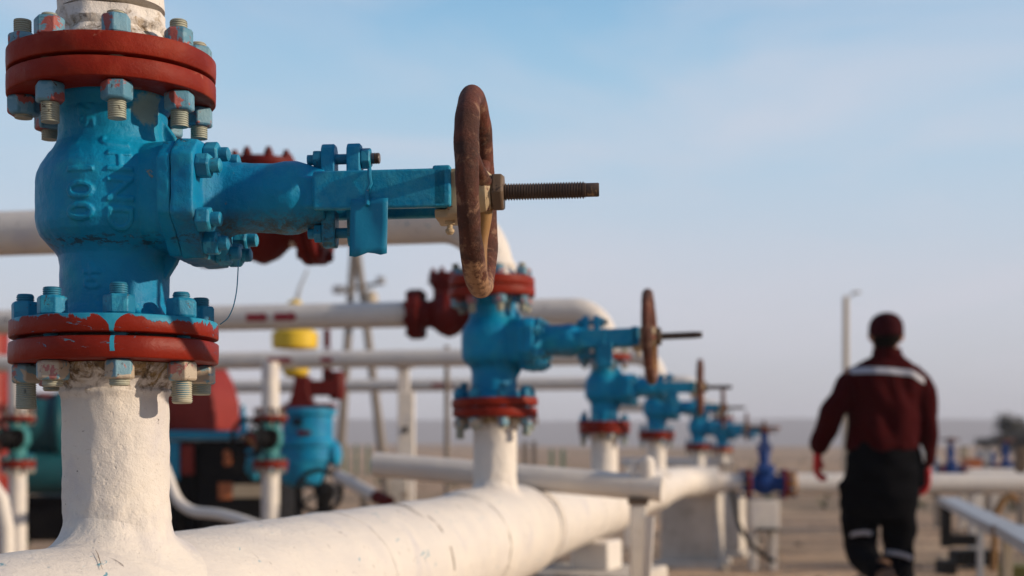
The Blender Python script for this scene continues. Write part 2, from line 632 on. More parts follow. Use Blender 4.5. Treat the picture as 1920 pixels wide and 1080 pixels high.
greym = paint('grey_galvanised_steel', (0.38, 0.39, 0.41), (0.32, 0.33, 0.35), (0.2, 0.18, 0.16), 0.7, bump=0.2)
greenm = paint('green_paint', (0.03, 0.13, 0.07), (0.04, 0.16, 0.09), (0.1, 0.05, 0.03), 0.7)


def concrete():
    k = NT('whitewashed_concrete')
    c = k.mix(k.rng(k.noise(3, 7, 0.65), 0.35, 0.65), (0.46, 0.42, 0.37), (0.64, 0.58, 0.51))
    c = k.mix(k.rng(k.noise(8, 8, 0.7, 0.5), 0.55, 0.7), c, (0.24, 0.19, 0.15))
    k.bump(k.noise(18, 9, 0.7), 0.6, 0.02)
    return k.fin(c, 0.85, 0, 0.2)


conc = concrete()


def ground_mat():
    k = NT('sandy_desert_soil')
    g = k.raw
    c = k.mix(k.rng(k.noise(0.22, 8, 0.62, co=g), 0.36, 0.64), (0.56, 0.365, 0.225), (0.68, 0.47, 0.30))
    c = k.mix(k.rng(k.noise(0.9, 9, 0.7, 0.6, co=g, vscale=(0.45, 1.6, 1)), 0.45, 0.56, 0, 0.9), c, (0.25, 0.17, 0.12))
    c = k.mix(k.rng(k.noise(2.6, 9, 0.75, 0.8, co=g, vscale=(0.4, 1.2, 1)), 0.52, 0.59, 0, 0.8), c, (0.12, 0.085, 0.065))
    c = k.mix(k.rng(k.noise(0.035, 7, 0.65, co=g, vscale=(0.4, 1.5, 1)), 0.50, 0.60, 0, 0.7), c, (0.15, 0.13, 0.09))
    c = k.mix(k.rng(k.noise(14, 5, 0.7, co=g), 0.58, 0.7, 0, 0.5), c, (0.60, 0.50, 0.41))
    h = k.math('ADD', k.noise(5, 9, 0.7, co=g), k.math('MULTIPLY', k.noise(45, 5, 0.7, co=g), 0.3))
    k.bump(h, 0.7, 0.05)
    return k.fin(c, 0.95, 0, 0.1)


groundm = ground_mat()
hillm = NT('dry_hill').fin((0.24, 0.21, 0.20), 0.95, 0, 0.1)


def simple(name, col, rough=0.7, spec=0.3, bump=0.0, var=0.25, sc=30):
    k = NT(name)
    c = k.mix(k.noise(sc, 5), tuple(x * (1 - var) for x in col), tuple(min(1, x * (1 + var)) for x in col))
    if bump:
        k.bump(k.noise(sc, 5), 0.6, bump)
    return k.fin(c, rough, 0, spec)


jacketm = simple('maroon_work_cloth', (0.034, 0.0018, 0.0025), 0.9, 0.05, 0.006, 0.3, 22)
trousm = simple('black_work_cloth', (0.0022, 0.0022, 0.0035), 0.9, 0.05, 0.006)
capm = simple('maroon_cap_cloth', (0.030, 0.002, 0.004), 0.9, 0.1, 0.002)
skinm = simple('skin', (0.32, 0.15, 0.095), 0.55, 0.4, 0.0005, 0.1)
glovem = simple('red_glove_rubber', (0.50, 0.008, 0.008), 0.6, 0.3, 0.001, 0.2)
reflm = simple('silver_reflective_tape', (0.36, 0.37, 0.42), 0.6, 0.2, 0.001, 0.12, 60)
bootm = simple('brown_boot_leather', (0.13, 0.065, 0.035), 0.7, 0.3, 0.002)
solem = simple('boot_sole_rubber', (0.26, 0.17, 0.10), 0.85, 0.2, 0.002)
hairm = simple('dark_hair', (0.006, 0.004, 0.003), 0.9, 0.05)

# ------------------------------------------------------------------ ground
def gz(x, y):
    z = 0.03 * mn.noise(Vector((x * 0.5, y * 0.5, 0))) + 0.012 * mn.noise(Vector((x * 2, y * 2, 3)))
    d = max(0, (y - 40))
    t = min(1, d / 420)
    t = t * t * (3 - 2 * t)
    z += t * (3.9 + 0.6 * mn.noise(Vector((x * 0.006, 0, 9))))
    if y > 30:
        z += min(1, (y - 30) / 150) * 0.5 * mn.noise(Vector((x * 0.02, y * 0.03, 5)))
    if y > 500:
        z -= min(1, (y - 500) / 200) * 6
    return z


def build_ground():
    ys = [-30, -20, -12, -6, -2]
    y = 0.0
    while y < 2600:
        ys.append(y)
        y += 0.25 + y * 0.035
    n = 110
    b = MB()
    for y in ys:
        w = 14 + max(0, y) * 0.75
        for i in range(n + 1):
            x = (i / n * 2 - 1) * w
            b.v.append(Vector((x, y, gz(x, y))))
    for j in range(len(ys) - 1):
        for i in range(n):
            a = j * (n + 1) + i
            b.f.append((a, a + 1, a + n + 2, a + n + 1))
    return b


g = tag(obj('ground', build_ground(), groundm, ang=180), 'flat sandy desert ground', None, kind='structure')
g.pop('label', None)

hb = MB()
N = 140
rows = [(900, -4.0, 0.0), (1050, 14, 5), (1250, 33, 2.2), (1350, 34, 2.2), (1700, -4, 0)]
for (y, h, a) in rows:
    for i in range(N + 1):
        x = (i / N * 2 - 1) * 1500
        hb.v.append(Vector((x, y + 40 * mn.noise(Vector((x * 0.004, y, 0))), h + a * mn.noise(Vector((x * 0.004, y * 0.01, 2))) + a * 0.3 * mn.noise(Vector((x * 0.02, y * 0.01, 2))))))
for j in range(len(rows) - 1):
    for i in range(N):
        a = j * (N + 1) + i
        hb.f.append((a, a + 1, a + N + 2, a + N + 1))
hills = obj('hills', hb, hillm, ang=180)
hills['kind'] = 'structure'

# ------------------------------------------------------------------ the gate valve
ZC = 0.1765            # stem height above the lower flange joint
ZT = 0.3285            # upper flange joint
NA = [(-22 + 45 * k) for k in range(8)]    # stud bearings from the front (-y) towards +x


def ang_pt(r, deg, z):
    a = R(deg)
    return Vector((r * math.sin(a), -r * math.cos(a), z))


def hex_mb(p, rad, h, axis=Vector((0, 0, 1)), rot=0.0, ch=0.12):
    b = MB()
    M = frame(p, Vector(p) + axis) @ Matrix.Rotation(rot, 4, 'Z')
    rr = []
    for (k, z) in ((1 - ch, 0), (1, h * 0.1), (1, h * 0.86), (1 - ch, h)):
        rr.append([M @ Vector((rad * k * math.cos(PI / 3 * j), rad * k * math.sin(PI / 3 * j), z)) for j in range(6)])
    b.rings(rr)
    return b


def thread_prof(r, z0, z1, pitch, depth):
    pr = [(r * 0.8, z0)]
    z = z0
    while z < z1 - pitch:
        pr += [(r, z + pitch * 0.15), (r, z + pitch * 0.5), (r - depth, z + pitch * 0.65), (r - depth, z + pitch * 0.95)]
        z += pitch
    pr += [(r * 0.97, z), (r * 0.8, z1)]
    return pr


def plate_prof(r, z0, z1, bev=0.0016):
    m = (z0 + z1) / 2
    return [(r - bev * 1.4, z0), (r - bev * 0.5, z0 + bev * 0.35), (r, z0 + bev), (r + 0.0004, m), (r, z1 - bev), (r - bev * 0.5, z1 - bev * 0.35), (r - bev * 1.4, z1)]


def make_valve(name, label, cat, bodymat, letters=True, pale=True):
    T = thing(name, label, cat)
    # --- body casting
    b = MB()
    prof = [(0.076, 0.0225), (0.076, 0.028), (0.071, 0.034), (0.067, 0.044), (0.0665, 0.096), (0.068, 0.105), (0.073, 0.113), (0.081, 0.122),
            (0.089, 0.132), (0.093, 0.142), (0.094, 0.150), (0.094, 0.196), (0.0925, 0.207), (0.088, 0.218), (0.080, 0.230), (0.073, 0.238), (0.0685, 0.246), (0.0665, 0.256), (0.067, 0.286),
            (0.071, 0.294), (0.076, 0.2995), (0.076, 0.306)]

    def rad_at(z):
        for (r0, z0), (r1, z1) in zip(prof[:-1], prof[1:]):
            if z0 <= z <= z1 and z1 > z0:
                return r0 + (r1 - r0) * (z - z0) / (z1 - z0)
        return 0.07
    b.lathe(prof, 96)
    # gate housing towards the bonnet
    rr = []
    for (x, hy, hz) in ((-0.02, 0.046, 0.050), (0.0, 0.056, 0.056), (0.03, 0.066, 0.062), (0.06, 0.075, 0.066), (0.080, 0.079, 0.068), (0.091, 0.080, 0.068)):
        ring = []
        for j in range(64):
            a = 2 * PI * j / 64
            ca, sa = math.cos(a), math.sin(a)
            e = 0.62
            ring.append((x, hy * abs(ca) ** e * (1 if ca > 0 else -1), ZC + hz * abs(sa) ** e * (1 if sa > 0 else -1)))
        rr.append(ring)
    b.rings(rr)
    # stiffening rib above and below
    for s in (1, -1):
        z0 = ZC + s * 0.062
        z1 = ZC + s * 0.108
        vs = []
        for y in (-0.006, 0.006):
            vs += [(0.040, y, z0), (0.086, y, z0 + s * 0.006), (0.080, y, z0 + s * 0.018), (0.0600, y, z1)]
            vs += [(0.040, y, z1)]
        b.add(vs, [(0, 1, 2, 3, 4), (9, 8, 7, 6, 5), (0, 5, 6, 1), (1, 6, 7, 2), (2, 7, 8, 3), (3, 8, 9, 4), (4, 9, 5, 0)])
    # casting seam and small bosses on the front
    if letters:
        def mapper(phi, zc, rad):
            def f(c):
                q = rad_at(zc - c.x) + c.z
                return ang_pt(q, phi + math.degrees(c.y / rad), zc - c.x)
            return f
        b.add(*text_mesh('100', 0.046, 0.0030, mapper(-5, 0.1745, 0.0940)))
        b.add(*text_mesh('JHND', 0.043, 0.0028, mapper(24, 0.182, 0.0940)))
        b.add(*text_mesh('40', 0.030, 0.0016, mapper(-4, 0.075, 0.0672)))
        b.add(*text_mesh('25', 0.028, 0.0016, mapper(-8, 0.270, 0.0680)))
    bm = remesh(b.bm(), 0.0014 if letters else 0.0026, 1, 0.0012, 30)
    obj('body', bm, bodymat, T, ang=180)
    # --- flange plates that belong to the valve
    b = MB().lathe(plate_prof(0.1275, 0.0022, 0.024), 128, wob=0.0016, ws=22)
    obj('lower_flange', b, red_drip_hi if letters else red, T)
    b = MB().lathe(plate_prof(0.1275, ZT - 0.0262, ZT - 0.0020), 128, wob=0.0016, ws=22)
    obj('upper_flange', b, red, T)
    b = MB().lathe([(0.108, -0.0035), (0.108, 0.0035)], 64)
    obj('gasket', b, gasket, T)
    b = MB().lathe([(0.108, ZT - 0.0035), (0.108, ZT + 0.0035)], 64)
    obj('gasket', b, gasket, T)
    # --- studs and nuts, upper and lower joint
    rn = random.Random(11)
    lows = {0: (0.010, 0.006), 1: (0.014, 0.006), 2: (0.008, 0.026), 3: (0.01, 0.012), 4: (0.01, 0.01), 5: (0.012, 0.010), 6: (0.026, 0.004), 7: (0.009, 0.030)}
    for k, a in enumerate(NA):
        up, dn = lows[k]
        # lower joint
        p = ang_pt(0.1065, a, 0)
        M = Matrix.Translation(p)
        top, bot = 0.024 + 0.024, -0.029 - 0.024
        st = MB()
        st.lathe(thread_prof(0.0108, bot - dn, top + up, 0.0027, 0.0011), 20, M)
        so_ = obj('stud_bolt', st, thread_blue, T, ang=60)
        n1 = obj('nut', hex_mb(p + Vector((0, 0, 0.024)), 0.0190 * rn.uniform(0.93, 1.04), 0.024 * rn.uniform(0.94, 1.0), rot=R(k * 17 + 5)), nut_blue, so_, ang=30, bevel=0.0012)
        n2 = obj('nut', hex_mb(p + Vector((0, 0, bot)), 0.0190 * rn.uniform(0.93, 1.04), 0.024 * rn.uniform(0.94, 1.0), rot=R(k * 23 + 12)), nut_low if pale else nut_blue, so_, ang=30, bevel=0.0010)
        if pale:
            st2 = MB().lathe(thread_prof(0.0122, -bot - 0.001, -bot + dn + 0.0018, 0.0027, 0.0009), 20, M @ Matrix.Rotation(PI, 4, 'X'), wob=0.0022)
            obj('painted_thread', st2, thread_pale, so_, ang=60)
        # upper joint
        p = ang_pt(0.1065, a, ZT)
        M = Matrix.Translation(p)
        u2 = (0.004, 0.004, 0.010, 0.006, 0.01, 0.012, 0.014, 0.016)[k]
        d2 = (0.024, 0.022, 0.020, 0.016, 0.012, 0.010, 0.012, 0.004)[k]
        st = MB()
        st.lathe(thread_prof(0.0108, -0.050 - d2, 0.0276 + 0.024 + u2, 0.0027, 0.0011), 20, M)
        so_ = obj('stud_bolt', st, thread_pale if pale else thread_blue, T, ang=60)
        obj('nut', hex_mb(p + Vector((0, 0, 0.0276)), 0.0190 * rn.uniform(0.93, 1.04), 0.024 * rn.uniform(0.94, 1.0), rot=R(k * 29 + 9)), nut_mixed, so_, ang=30, bevel=0.0012)
        obj('nut', hex_mb(p + Vector((0, 0, -0.0502)), 0.0190 * rn.uniform(0.93, 1.04), 0.024 * rn.uniform(0.94, 1.0), rot=R(k * 13 + 2)), nut_mixed, so_, ang=30, bevel=0.0012)
    # --- bonnet: two flange plates with a thin joint, barrel
    def oct_ring(x, hy, hz, ch):
        ht = hz - 0.013
        pts = [(-hy, -hz + ch), (-hy, ht - ch * 0.5), (-hy + ch * 0.6, ht), (hy - ch * 0.6, ht), (hy, ht - ch * 0.5), (hy, -hz + ch), (hy - ch, -hz), (-hy + ch, -hz)]
        return [(x, y, ZC - 0.003 + z) for y, z in pts]
    b = MB().rings([oct_ring(0.0875, 0.098, 0.074, 0.046), oct_ring(0.1045, 0.099, 0.075, 0.046)])
    obj('body_side_flange', remesh(b.bm(), 0.002, 5, 0.0012, 30), bodymat, T, ang=180)
    b = MB().rings([oct_ring(0.1045, 0.094, 0.070, 0.044), oct_ring(0.1055, 0.094, 0.070, 0.044)])
    obj('joint_line', b, gasket, T)
    bb = MB().rings([oct_ring(0.1055, 0.100, 0.077, 0.047), oct_ring(0.1330, 0.100, 0.077, 0.047)])
    M = frame((0.124, 0, ZC), (1, 0, ZC))
    bb.lathe([(0.060, 0.0), (0.058, 0.013), (0.050, 0.020), (0.0445, 0.030), (0.0430, 0.05), (0.0440, 0.08), (0.0460, 0.098), (0.0450, 0.112), (0.040, 0.124), (0.036, 0.136), (0.034, 0.150)], 64, M)
    bb.box((0.252, 0, ZC), (0.036, 0.074, 0.038))
    bb = remesh(bb.bm(), 0.0022, 5, 0.0018, 26)
    obj('bonnet', bb, bodymat, T, ang=180)
    # --- bonnet nuts
    bn = [(-0.082, 0.028), (-0.082, -0.036), (-0.046, 0.049), (-0.052, -0.060), (0.0, 0.050), (0.0, -0.065), (0.046, 0.049), (0.052, -0.060), (0.082, 0.028), (0.082, -0.036)]
    for i, (y, z) in enumerate(bn):
        p = Vector((0.1325, y, ZC - 0.003 + z))
        o = obj('bonnet_nut', hex_mb(p, 0.0155, 0.018, Vector((1, 0, 0)), rot=R(i * 21)), nut_blue if bodymat == blue else bodymat, T, ang=30, bevel=0.0018, seg=3)
        st = MB().lathe([(0.0085, 0), (0.0088, 0.012), (0.0085, 0.0165), (0.006, 0.018)], 20, frame(p + Vector((0.012, 0, 0)), p + Vector((1, 0, 0))))
        obj('stud_end', st, nut_blue if bodymat == blue else bodymat, o)
    # --- yoke: two flat bars and an end block
    yk = MB()
    for s in (-1, 1):
        yk.box((0.3465, s * 0.036, ZC), (0.165, 0.013, 0.047))
    yk.box((0.422, 0, ZC + 0.002), (0.022, 0.085, 0.050))
    yk.box((0.269, 0, ZC + 0.003), (0.012, 0.084, 0.034))
    obj('yoke', yk, bodymat, T, ang=30, bevel=0.003, seg=3)
    hub = MB()
    hub.box((0.438, 0.0, ZC - 0.004), (0.020, 0.070, 0.056))
    hub.lathe([(0.034, 0.0), (0.034, 0.010), (0.030, 0.016)], 40, frame((0.446, 0, ZC), (1, 0, ZC)))
    hub.box((0.429, 0.0, ZC - 0.030), (0.036, 0.060, 0.012))
    hb_ = obj('bearing_housing', remesh(hub.bm(), 0.002, 2, 0.001, 40), castcream, T, ang=180)
    gn = MB().lathe([(0.006, 0), (0.006, 0.006), (0.0035, 0.007), (0.0035, 0.011), (0.0055, 0.013), (0.0055, 0.016), (0.003, 0.019)], 14, frame((0.428, -0.012, ZC - 0.034), (0.428, -0.012, ZC - 1)))
    obj('grease_nipple', gn, castcream, hb_)
    # --- gland clamps: lugs with a swing bolt above and below
    for s in (1, -1):
        for x in (0.2765, 0.3085):
            lg = MB()
            pts = []
            for (dz, hw) in ((0.018, 0.014), (0.050, 0.014), (0.058, 0.0125), (0.064, 0.007)):
                pts.append((dz, hw))
            prof = [(x - 0.0085, -w, ZC + s * z) for z, w in pts] + [(x - 0.0085, w, ZC + s * z) for z, w in reversed(pts)]
            prof2 = [(x + 0.0085, p[1], p[2]) for p in prof]
            lg.rings([prof, prof2])
            obj('gland_lug', lg, bodymat, T, ang=30, bevel=0.002, seg=3)
        zb = ZC + s * 0.046
        st = MB().lathe([(0.0065, 0.0), (0.0065, 0.084), (0.005, 0.086)], 16, frame((0.249, 0, zb), (1, 0, zb)))
        q = obj('swing_bolt', st, nut_blue if bodymat == blue else bodymat, T)
        obj('nut', hex_mb((0.2570, 0, zb), 0.0125, 0.011, Vector((1, 0, 0)), R(10)), nut_blue if bodymat == blue else bodymat, q, ang=30, bevel=0.001)
        obj('nut', hex_mb((0.3172, 0, zb), 0.0135, 0.012, Vector((1, 0, 0)), R(25)), nut_mixed if s < 0 else nut_blue, q, ang=30, bevel=0.001)
        st = MB().lathe([(a_, b_) for a_, b_ in thread_prof(0.007, 0.0, 0.011, 0.002, 0.0008)], 16, frame((0.3290, 0, zb), (1, 0, zb)))
        obj('thread_end', st, threadm, q)
    # --- stem
    st = MB().lathe([(0.0105, 0), (0.0105, 0.215)], 20, frame((0.24, 0, ZC), (1, 0, ZC)))
    stem = obj('stem', st, threadm, T)
    M = frame((0.453, 0, ZC), (1, 0, ZC))
    st = MB().lathe([(0.0088, 0.0)] + thread_prof(0.0104, 0.012, 0.142, 0.0034, 0.0017) + [(0.0085, 0.1425), (0.0085, 0.157), (0.0078, 0.1585)], 28, M)
    obj('threaded_rod', st, threadm, stem, ang=50)
    # --- handwheel: rim, three dished spokes, hub and nut
    wx = 0.461
    RW = 0.1160
    n = 120
    tilt = R(-1.0)
    Mt = Matrix.Translation((wx, 0, ZC)) @ Matrix.Rotation(tilt, 4, 'Y')
    path = [Mt @ Vector((0, RW * math.sin(2 * PI * i / n), RW * math.cos(2 * PI * i / n))) for i in range(n)]
    rm = MB().tube(path, [0.0140 + 0.0007 * math.sin(i * 0.21) for i in range(n)], 24, closed=True, wob=0.0013)
    wheel = obj('handwheel', rm, rustw, T, ang=180)
    wheel_hub = MB().lathe([(0.024, 0.000), (0.027, 0.004), (0.027, 0.018), (0.022, 0.024)], 40, frame((wx - 0.006, 0, ZC), (1, 0, ZC)))
    obj('hub', wheel_hub, castcream, wheel)
    for a in (178, 60, -62):
        e = Vector((0, math.sin(R(a)), math.cos(R(a))))
        pts, rd = [], []
        for t in range(9):
            u = t / 8
            r = 0.020 + (RW - 0.020) * u
            pts.append(Mt @ (e * r + Vector((0.010 * (1 - u) ** 1.5, 0, 0))))
            rd.append(0.0105 - 0.0035 * math.sin(u * PI))
        obj('spoke', MB().tube(pts, rd, 14, wob=0.001), brownm if a == 178 else rustw, wheel)
    obj('wheel_nut', hex_mb((wx + 0.0185, 0, ZC), 0.0250, 0.0150, Vector((1, 0, 0)), R(8)), rustbolt, wheel, ang=30, bevel=0.0015)
    # --- sheet tag hung on a wire round the yoke
    tg = MB()
    nx, nz = 6, 9
    for j in range(nz + 1):
        for i in range(nx + 1):
            u, v = i / nx, j / nz
            edge = -0.0035 * (1 - u) - 0.002 * math.sin(u * 9) if j == 0 else 0
            tg.v.append(Vector((0.3105 + 0.0455 * u + 0.002 * v, -0.0485 - 0.004 * (1 - v) - 0.0015 * math.sin(u * 5 + v * 3), ZC - 0.079 + 0.066 * v + edge)))
    for j in range(nz):
        for i in range(nx):
            a = j * (nx + 1) + i
            tg.f.append((a, a + 1, a + nx + 2, a + nx + 1))
    tgo = obj('tag_plate', tg, tagm, T, ang=60)
    sm = tgo.modifiers.new('thick', 'SOLIDIFY')
    sm.thickness = 0.0009
    wr = MB().tube([(0.3350, -0.0455, ZC + 0.024), (0.3350, -0.0475, ZC + 0.016), (0.3365, -0.0470, ZC + 0.005), (0.3315, -0.0460, ZC - 0.004), (0.3325, -0.0480, ZC - 0.014), (0.3330, -0.0520, ZC - 0.022)], 0.0026, 8)
    obj('tag_wire', wr, tagm, tgo)
    return T


V1P = Vector(((216 - 960) / F * 1.75, 1.75, CH + 0.1427))
V1 = make_valve('gate_valve', 'nearest large sharply focused blue gate valve with rusty handwheel', 'valve', blue, True)
V1.location = V1P
V1.rotation_euler = (0, R(-0.6), R(-4.5))
V1['group'] = 'blue gate valves along the white header pipe'
# thin loose wire that hangs from the near bonnet
wpts = [P(447, 488, 1.66), P(446, 515, 1.66), P(444, 545, 1.66), P(438, 575, 1.66), P(428, 597, 1.67), P(413, 608, 1.69)]
fine = []
for i in range(len(wpts) - 1):
    for t in range(5):
        fine.append(wpts[i].lerp(wpts[i + 1], t / 5))
fine.append(wpts[-1])
for _ in range(3):
    fine = [fine[0]] + [(fine[i - 1] + fine[i] * 2 + fine[i + 1]) / 4 for i in range(1, len(fine) - 1)] + [fine[-1]]
bpy.context.view_layer.update()
wb = MB().tube(fine, 0.0007, 6)
wv_ = wb.bm()
wo_ = obj('hanging_wire', wv_, nut_blue, None)
tag(wo_, 'thin blue wire looping from the near bonnet flange to the lower red flange', 'wire')


def row_x(Y):
    return (480 * Y - 2150) / F


ROW = [
    (4.17, 928, 0.0, 10.0, 'second nearest blue gate valve, its wheel halfway along the row'),
    (6.85, 1133, -0.005, 9.0, 'third blue gate valve, partly behind the second valve stem'),
    (9.9, 1231, 0.0, 8.0, 'fourth blue gate valve from the camera, small and blurred'),
    (13.6, 1309, -0.06, 7.0, 'fifth and small distant blue gate valve on the header pipe'),
    (15.8, 1354, -0.075, 6.0, 'farthest light blue gate valve with an orange lit flange')]
GROW = 'blue gate valves along the white header pipe'
# lettering is too small to show on the others: one lighter casting for all of them
proto = make_valve('gate_valve', ROW[0][4], 'valve', blue, False, True)
valves = []
for i, (Y, px, dz, yaw, lab) in enumerate(ROW):
    o = proto if i == 0 else copy_tree(proto)
    o.location = ((px - 960) / F * Y, Y, CH + 0.1427 + dz)
    o.rotation_euler = (0, R(-1.6 if i == 0 else 0), R(-yaw))
    if i == 0:
        o.scale = (1.02, 1.0, 1.09)
    o['label'] = lab
    o['group'] = GROW
    valves.append(o)
    for c in kids(o):
        if c.name.startswith('handwheel'):      # every wheel stopped at its own angle
            c.matrix_basis = Matrix.Translation((0, 0, ZC)) @ Matrix.Rotation(R((35, 78, 12, 55, 95)[i]), 4, 'X') @ Matrix.Translation((0, 0, -ZC))

# ------------------------------------------------------------------ header pipe with its risers
HZ = CH - 0.105 - 0.14 - 0.003          # header axis height
HR = 0.14
hd = Vector((480 / F, 1, 0)).normalized()
HDR = thing('header_pipe', 'thick cream white header pipe running diagonally under the row of valves', 'pipe', (row_x(1.75), 1.75, 0))


def hp(Y):
    return Vector((row_x(Y), Y, HZ))


path, rad = [], []
Y = -1.2
while Y < 12.6:
    path.append(hp(Y))
    rad.append(HR)
    Y += 0.04 if Y < 6 else 0.15
# elbow at the far end, towards the right
c0 = hp(12.6)
right = Vector((1, 0, 0))
for t in range(1, 11):
    u = t / 10
    p = c0 + hd * 0.30 * math.sin(u * R(80)) + right * 0.30 * (1 - math.cos(u * R(80)))
    path.append(p)
    rad.append(HR)
e = path[-1]
xe = (1345 - 960) / F * e.y
path.append(Vector((xe, e.y, HZ)))
rad.append(HR)
b = MB()
rr = []
tubeb = MB().tube(path, rad, 96, wob=0.0024)
obj('main_pipe', tubeb, white, HDR, world=True)
# weld beads and tee shoulders
for (Y, w, r) in ((2.60, 0.010, 0.0025), (3.05, 0.006, 0.0008), (4.70, 0.014, 0.009), (5.9, 0.010, 0.004)):
    p = hp(Y)
    M = frame(p, p + hd)
    wb = MB()
    prof = [(HR - 0.006, -w), (HR + r * 0.6, -w * 0.6), (HR + r, 0), (HR + r * 0.6, w * 0.6), (HR - 0.006, w)]
    wb.lathe(prof, 96, M, wob=0.002, ws=60, cap=False)
    obj('weld_bead', wb, rustbolt if Y in (3.05,) else white, HDR, world=True)
# thicker forged tee under the second valve
tp = []
for i in range(33):
    u = i / 32
    k = min(1, min(u, 1 - u) / 0.12)
    tp.append((HR + 0.012 * (k * k * (3 - 2 * k)) + 0.001, u * 0.92))
p = hp(3.72)
obj('tee_sleeve', MB().lathe(tp, 96, frame(p, p + hd), wob=0.002, ws=8, cap=False), white, HDR, world=True)
for (Ya, Ln) in ((6.45, 0.86), (9.5, 0.86)):
    p = hp(Ya)
    obj('tee_sleeve', MB().lathe([(r_, z_ / 0.92 * Ln) for r_, z_ in tp], 80, frame(p, p + hd), wob=0.002, ws=8, cap=False), white, HDR, world=True)
# rusty cracks in the paint
def crack(Yc, a0, a1, w, lean=0.0):
    b = MB()
    n = 14
    q0, q1 = [], []
    for i in range(n + 1):
        u = i / n
        a = R(a0 + (a1 - a0) * u)
        ww = w * (0.25 + 0.75 * math.sin(u * PI)) * (1 + 0.4 * mn.noise(Vector((u * 9, Yc, 0))))
        for s, q in ((-1, q0), (1, q1)):
            y = Yc + lean * (u - 0.5) + 0.004 * mn.noise(Vector((u * 6, Yc, 4)))
            c = hp(y) + hd * s * ww
            side = Vector((hd.y, -hd.x, 0))
            q.append(c + (Vector((0, 0, 1)) * math.cos(a) + side * math.sin(a)) * (HR + 0.0026))
    b.v += q0 + q1
    for i in range(n):
        b.f.append((i, i + 1, n + 2 + i, n + 1 + i))
    return b


obj('paint_crack', crack(3.02, -16, 38, 0.004, -0.05), rustbolt, HDR, world=True)
obj('paint_crack', crack(2.36, -12, 6, 0.003, -0.05), rustbolt, HDR, world=True)
obj('paint_crack', crack(1.60, 16, 33, 0.0013, -0.06), rustbolt, HDR, world=True)


def riser_mb(base, lean, hz_off, wob=0.0013, rf=0.036, extra=0.0):
    """pipe from just under the flange down to a saddle fillet on the header; local frame = valve frame"""
    b = MB()
    seg = 112
    rp = 0.0655
    rr = []
    zs = [-0.030, -0.034, -0.040, -0.047, -0.055, -0.060, -0.0625, -0.066, -0.070, -0.074, -0.079]
    rs = [0.086, 0.0845, 0.080, 0.074, 0.0695, 0.0675, 0.0695, 0.0690, 0.0665, 0.0655, 0.0655]
    zax = HZ - base.z
    ztop = zax + math.sqrt(HR * HR - rp * rp) + rf
    k = 26
    for i in range(1, k + 1):
        zs.append(-0.079 + (ztop + 0.079) * i / k)
        rs.append(rp)
    for z, r in zip(zs, rs):
        ring = []
        for j in range(seg):
            a = 2 * PI * j / seg
            p = Vector((r * math.cos(a), r * math.sin(a), z))
            if z == ztop:
                s = p.x * hd.y - p.y * hd.x
                p.z = zax + math.sqrt(HR * HR - s * s) + rf
            kk = wob * (mn.noise(p * 28) + 0.7 * mn.noise(p * 70)) * (1.8 if z > -0.08 else 1 + 1.8 * math.exp(-((z - ztop) / 0.03) ** 2))
            p += Vector((math.cos(a), math.sin(a), 0)) * kk
            ring.append(p)
        rr.append(ring)
    m = 12
    for i in range(1, m + 1):
        t = i / m * PI / 2
        ring = []
        for j in range(seg):
            a = 2 * PI * j / seg
            r = rp + rf * (1 - math.cos(t)) * 1.25
            p = Vector((r * math.cos(a), r * math.sin(a), 0))
            s = p.x * hd.y - p.y * hd.x
            s = max(-HR * 0.999, min(HR * 0.999, s))
            p.z = zax + math.sqrt(HR * HR - s * s) + rf * (1 - math.sin(t)) + (0.0015 + extra) * i / m - (0.006 if i == m else 0)
            kk = wob * (mn.noise(p * 28) + 0.7 * mn.noise(p * 70)) * (2.8 - i / m * 2.3)
            p += Vector((math.cos(a), math.sin(a), 0.5 * i / m)) * kk
            ring.append(p)
        rr.append(ring)
    b.rings(rr)
    return b


def comp_flange(zo, up):
    if up:
        return MB().lathe(plate_prof(0.1275, ZT + 0.0020, ZT + 0.0276), 128, wob=0.0018, ws=21)
    return MB().lathe(plate_prof(0.1275, -0.0290, -0.0022, 0.0022), 128, wob=0.0018, ws=21)


def set_local(o, parent, loc, rot):
    o.parent = parent
    M = parent.matrix_basis.inverted() @ Matrix.LocRotScale(Vector(loc), bpy.data.objects and __import__('mathutils').Euler(rot), Vector((1, 1, 1)))
    o.matrix_basis = M


r0 = obj('riser', riser_mb(V1P, 0, 0), white_riser, None, ang=60)
set_local(r0, HDR, V1P, (0, R(-0.6), R(-4.5)))
f0 = obj('flange', comp_flange(0, False), red_drip_lo, None)
f0.parent = r0
rmesh = fmesh = None
for i, (Y, px, dz, yaw, lab) in enumerate(ROW):
    base = Vector(((px - 960) / F * Y, Y, CH + 0.1427 + dz))
    if i < 4:
        if rmesh is None:
            r_ = obj('riser', riser_mb(base, 0, 0, extra=0.008 if i == 0 else 0), white_riser, None, ang=60)
            f_ = obj('flange', comp_flange(0, False), red, None)
            first = (r_, f_)
            f_.parent = r_
            rmesh = r_.data
        else:
            r_ = first[0].copy()
            COL.objects.link(r_)
            f_ = first[1].copy()
            COL.objects.link(f_)
            f_.parent = r_
        set_local(r_, HDR, base, (0, 0, 0))

# ------------------------------------------------------------------ overhead outlet pipes
LZ = CH + 0.712
ld = Vector((-1, 480 / F, 0)).normalized()      # square to the row, away to the left
GO = 'white outlet pipes that rise from the valves and turn left'


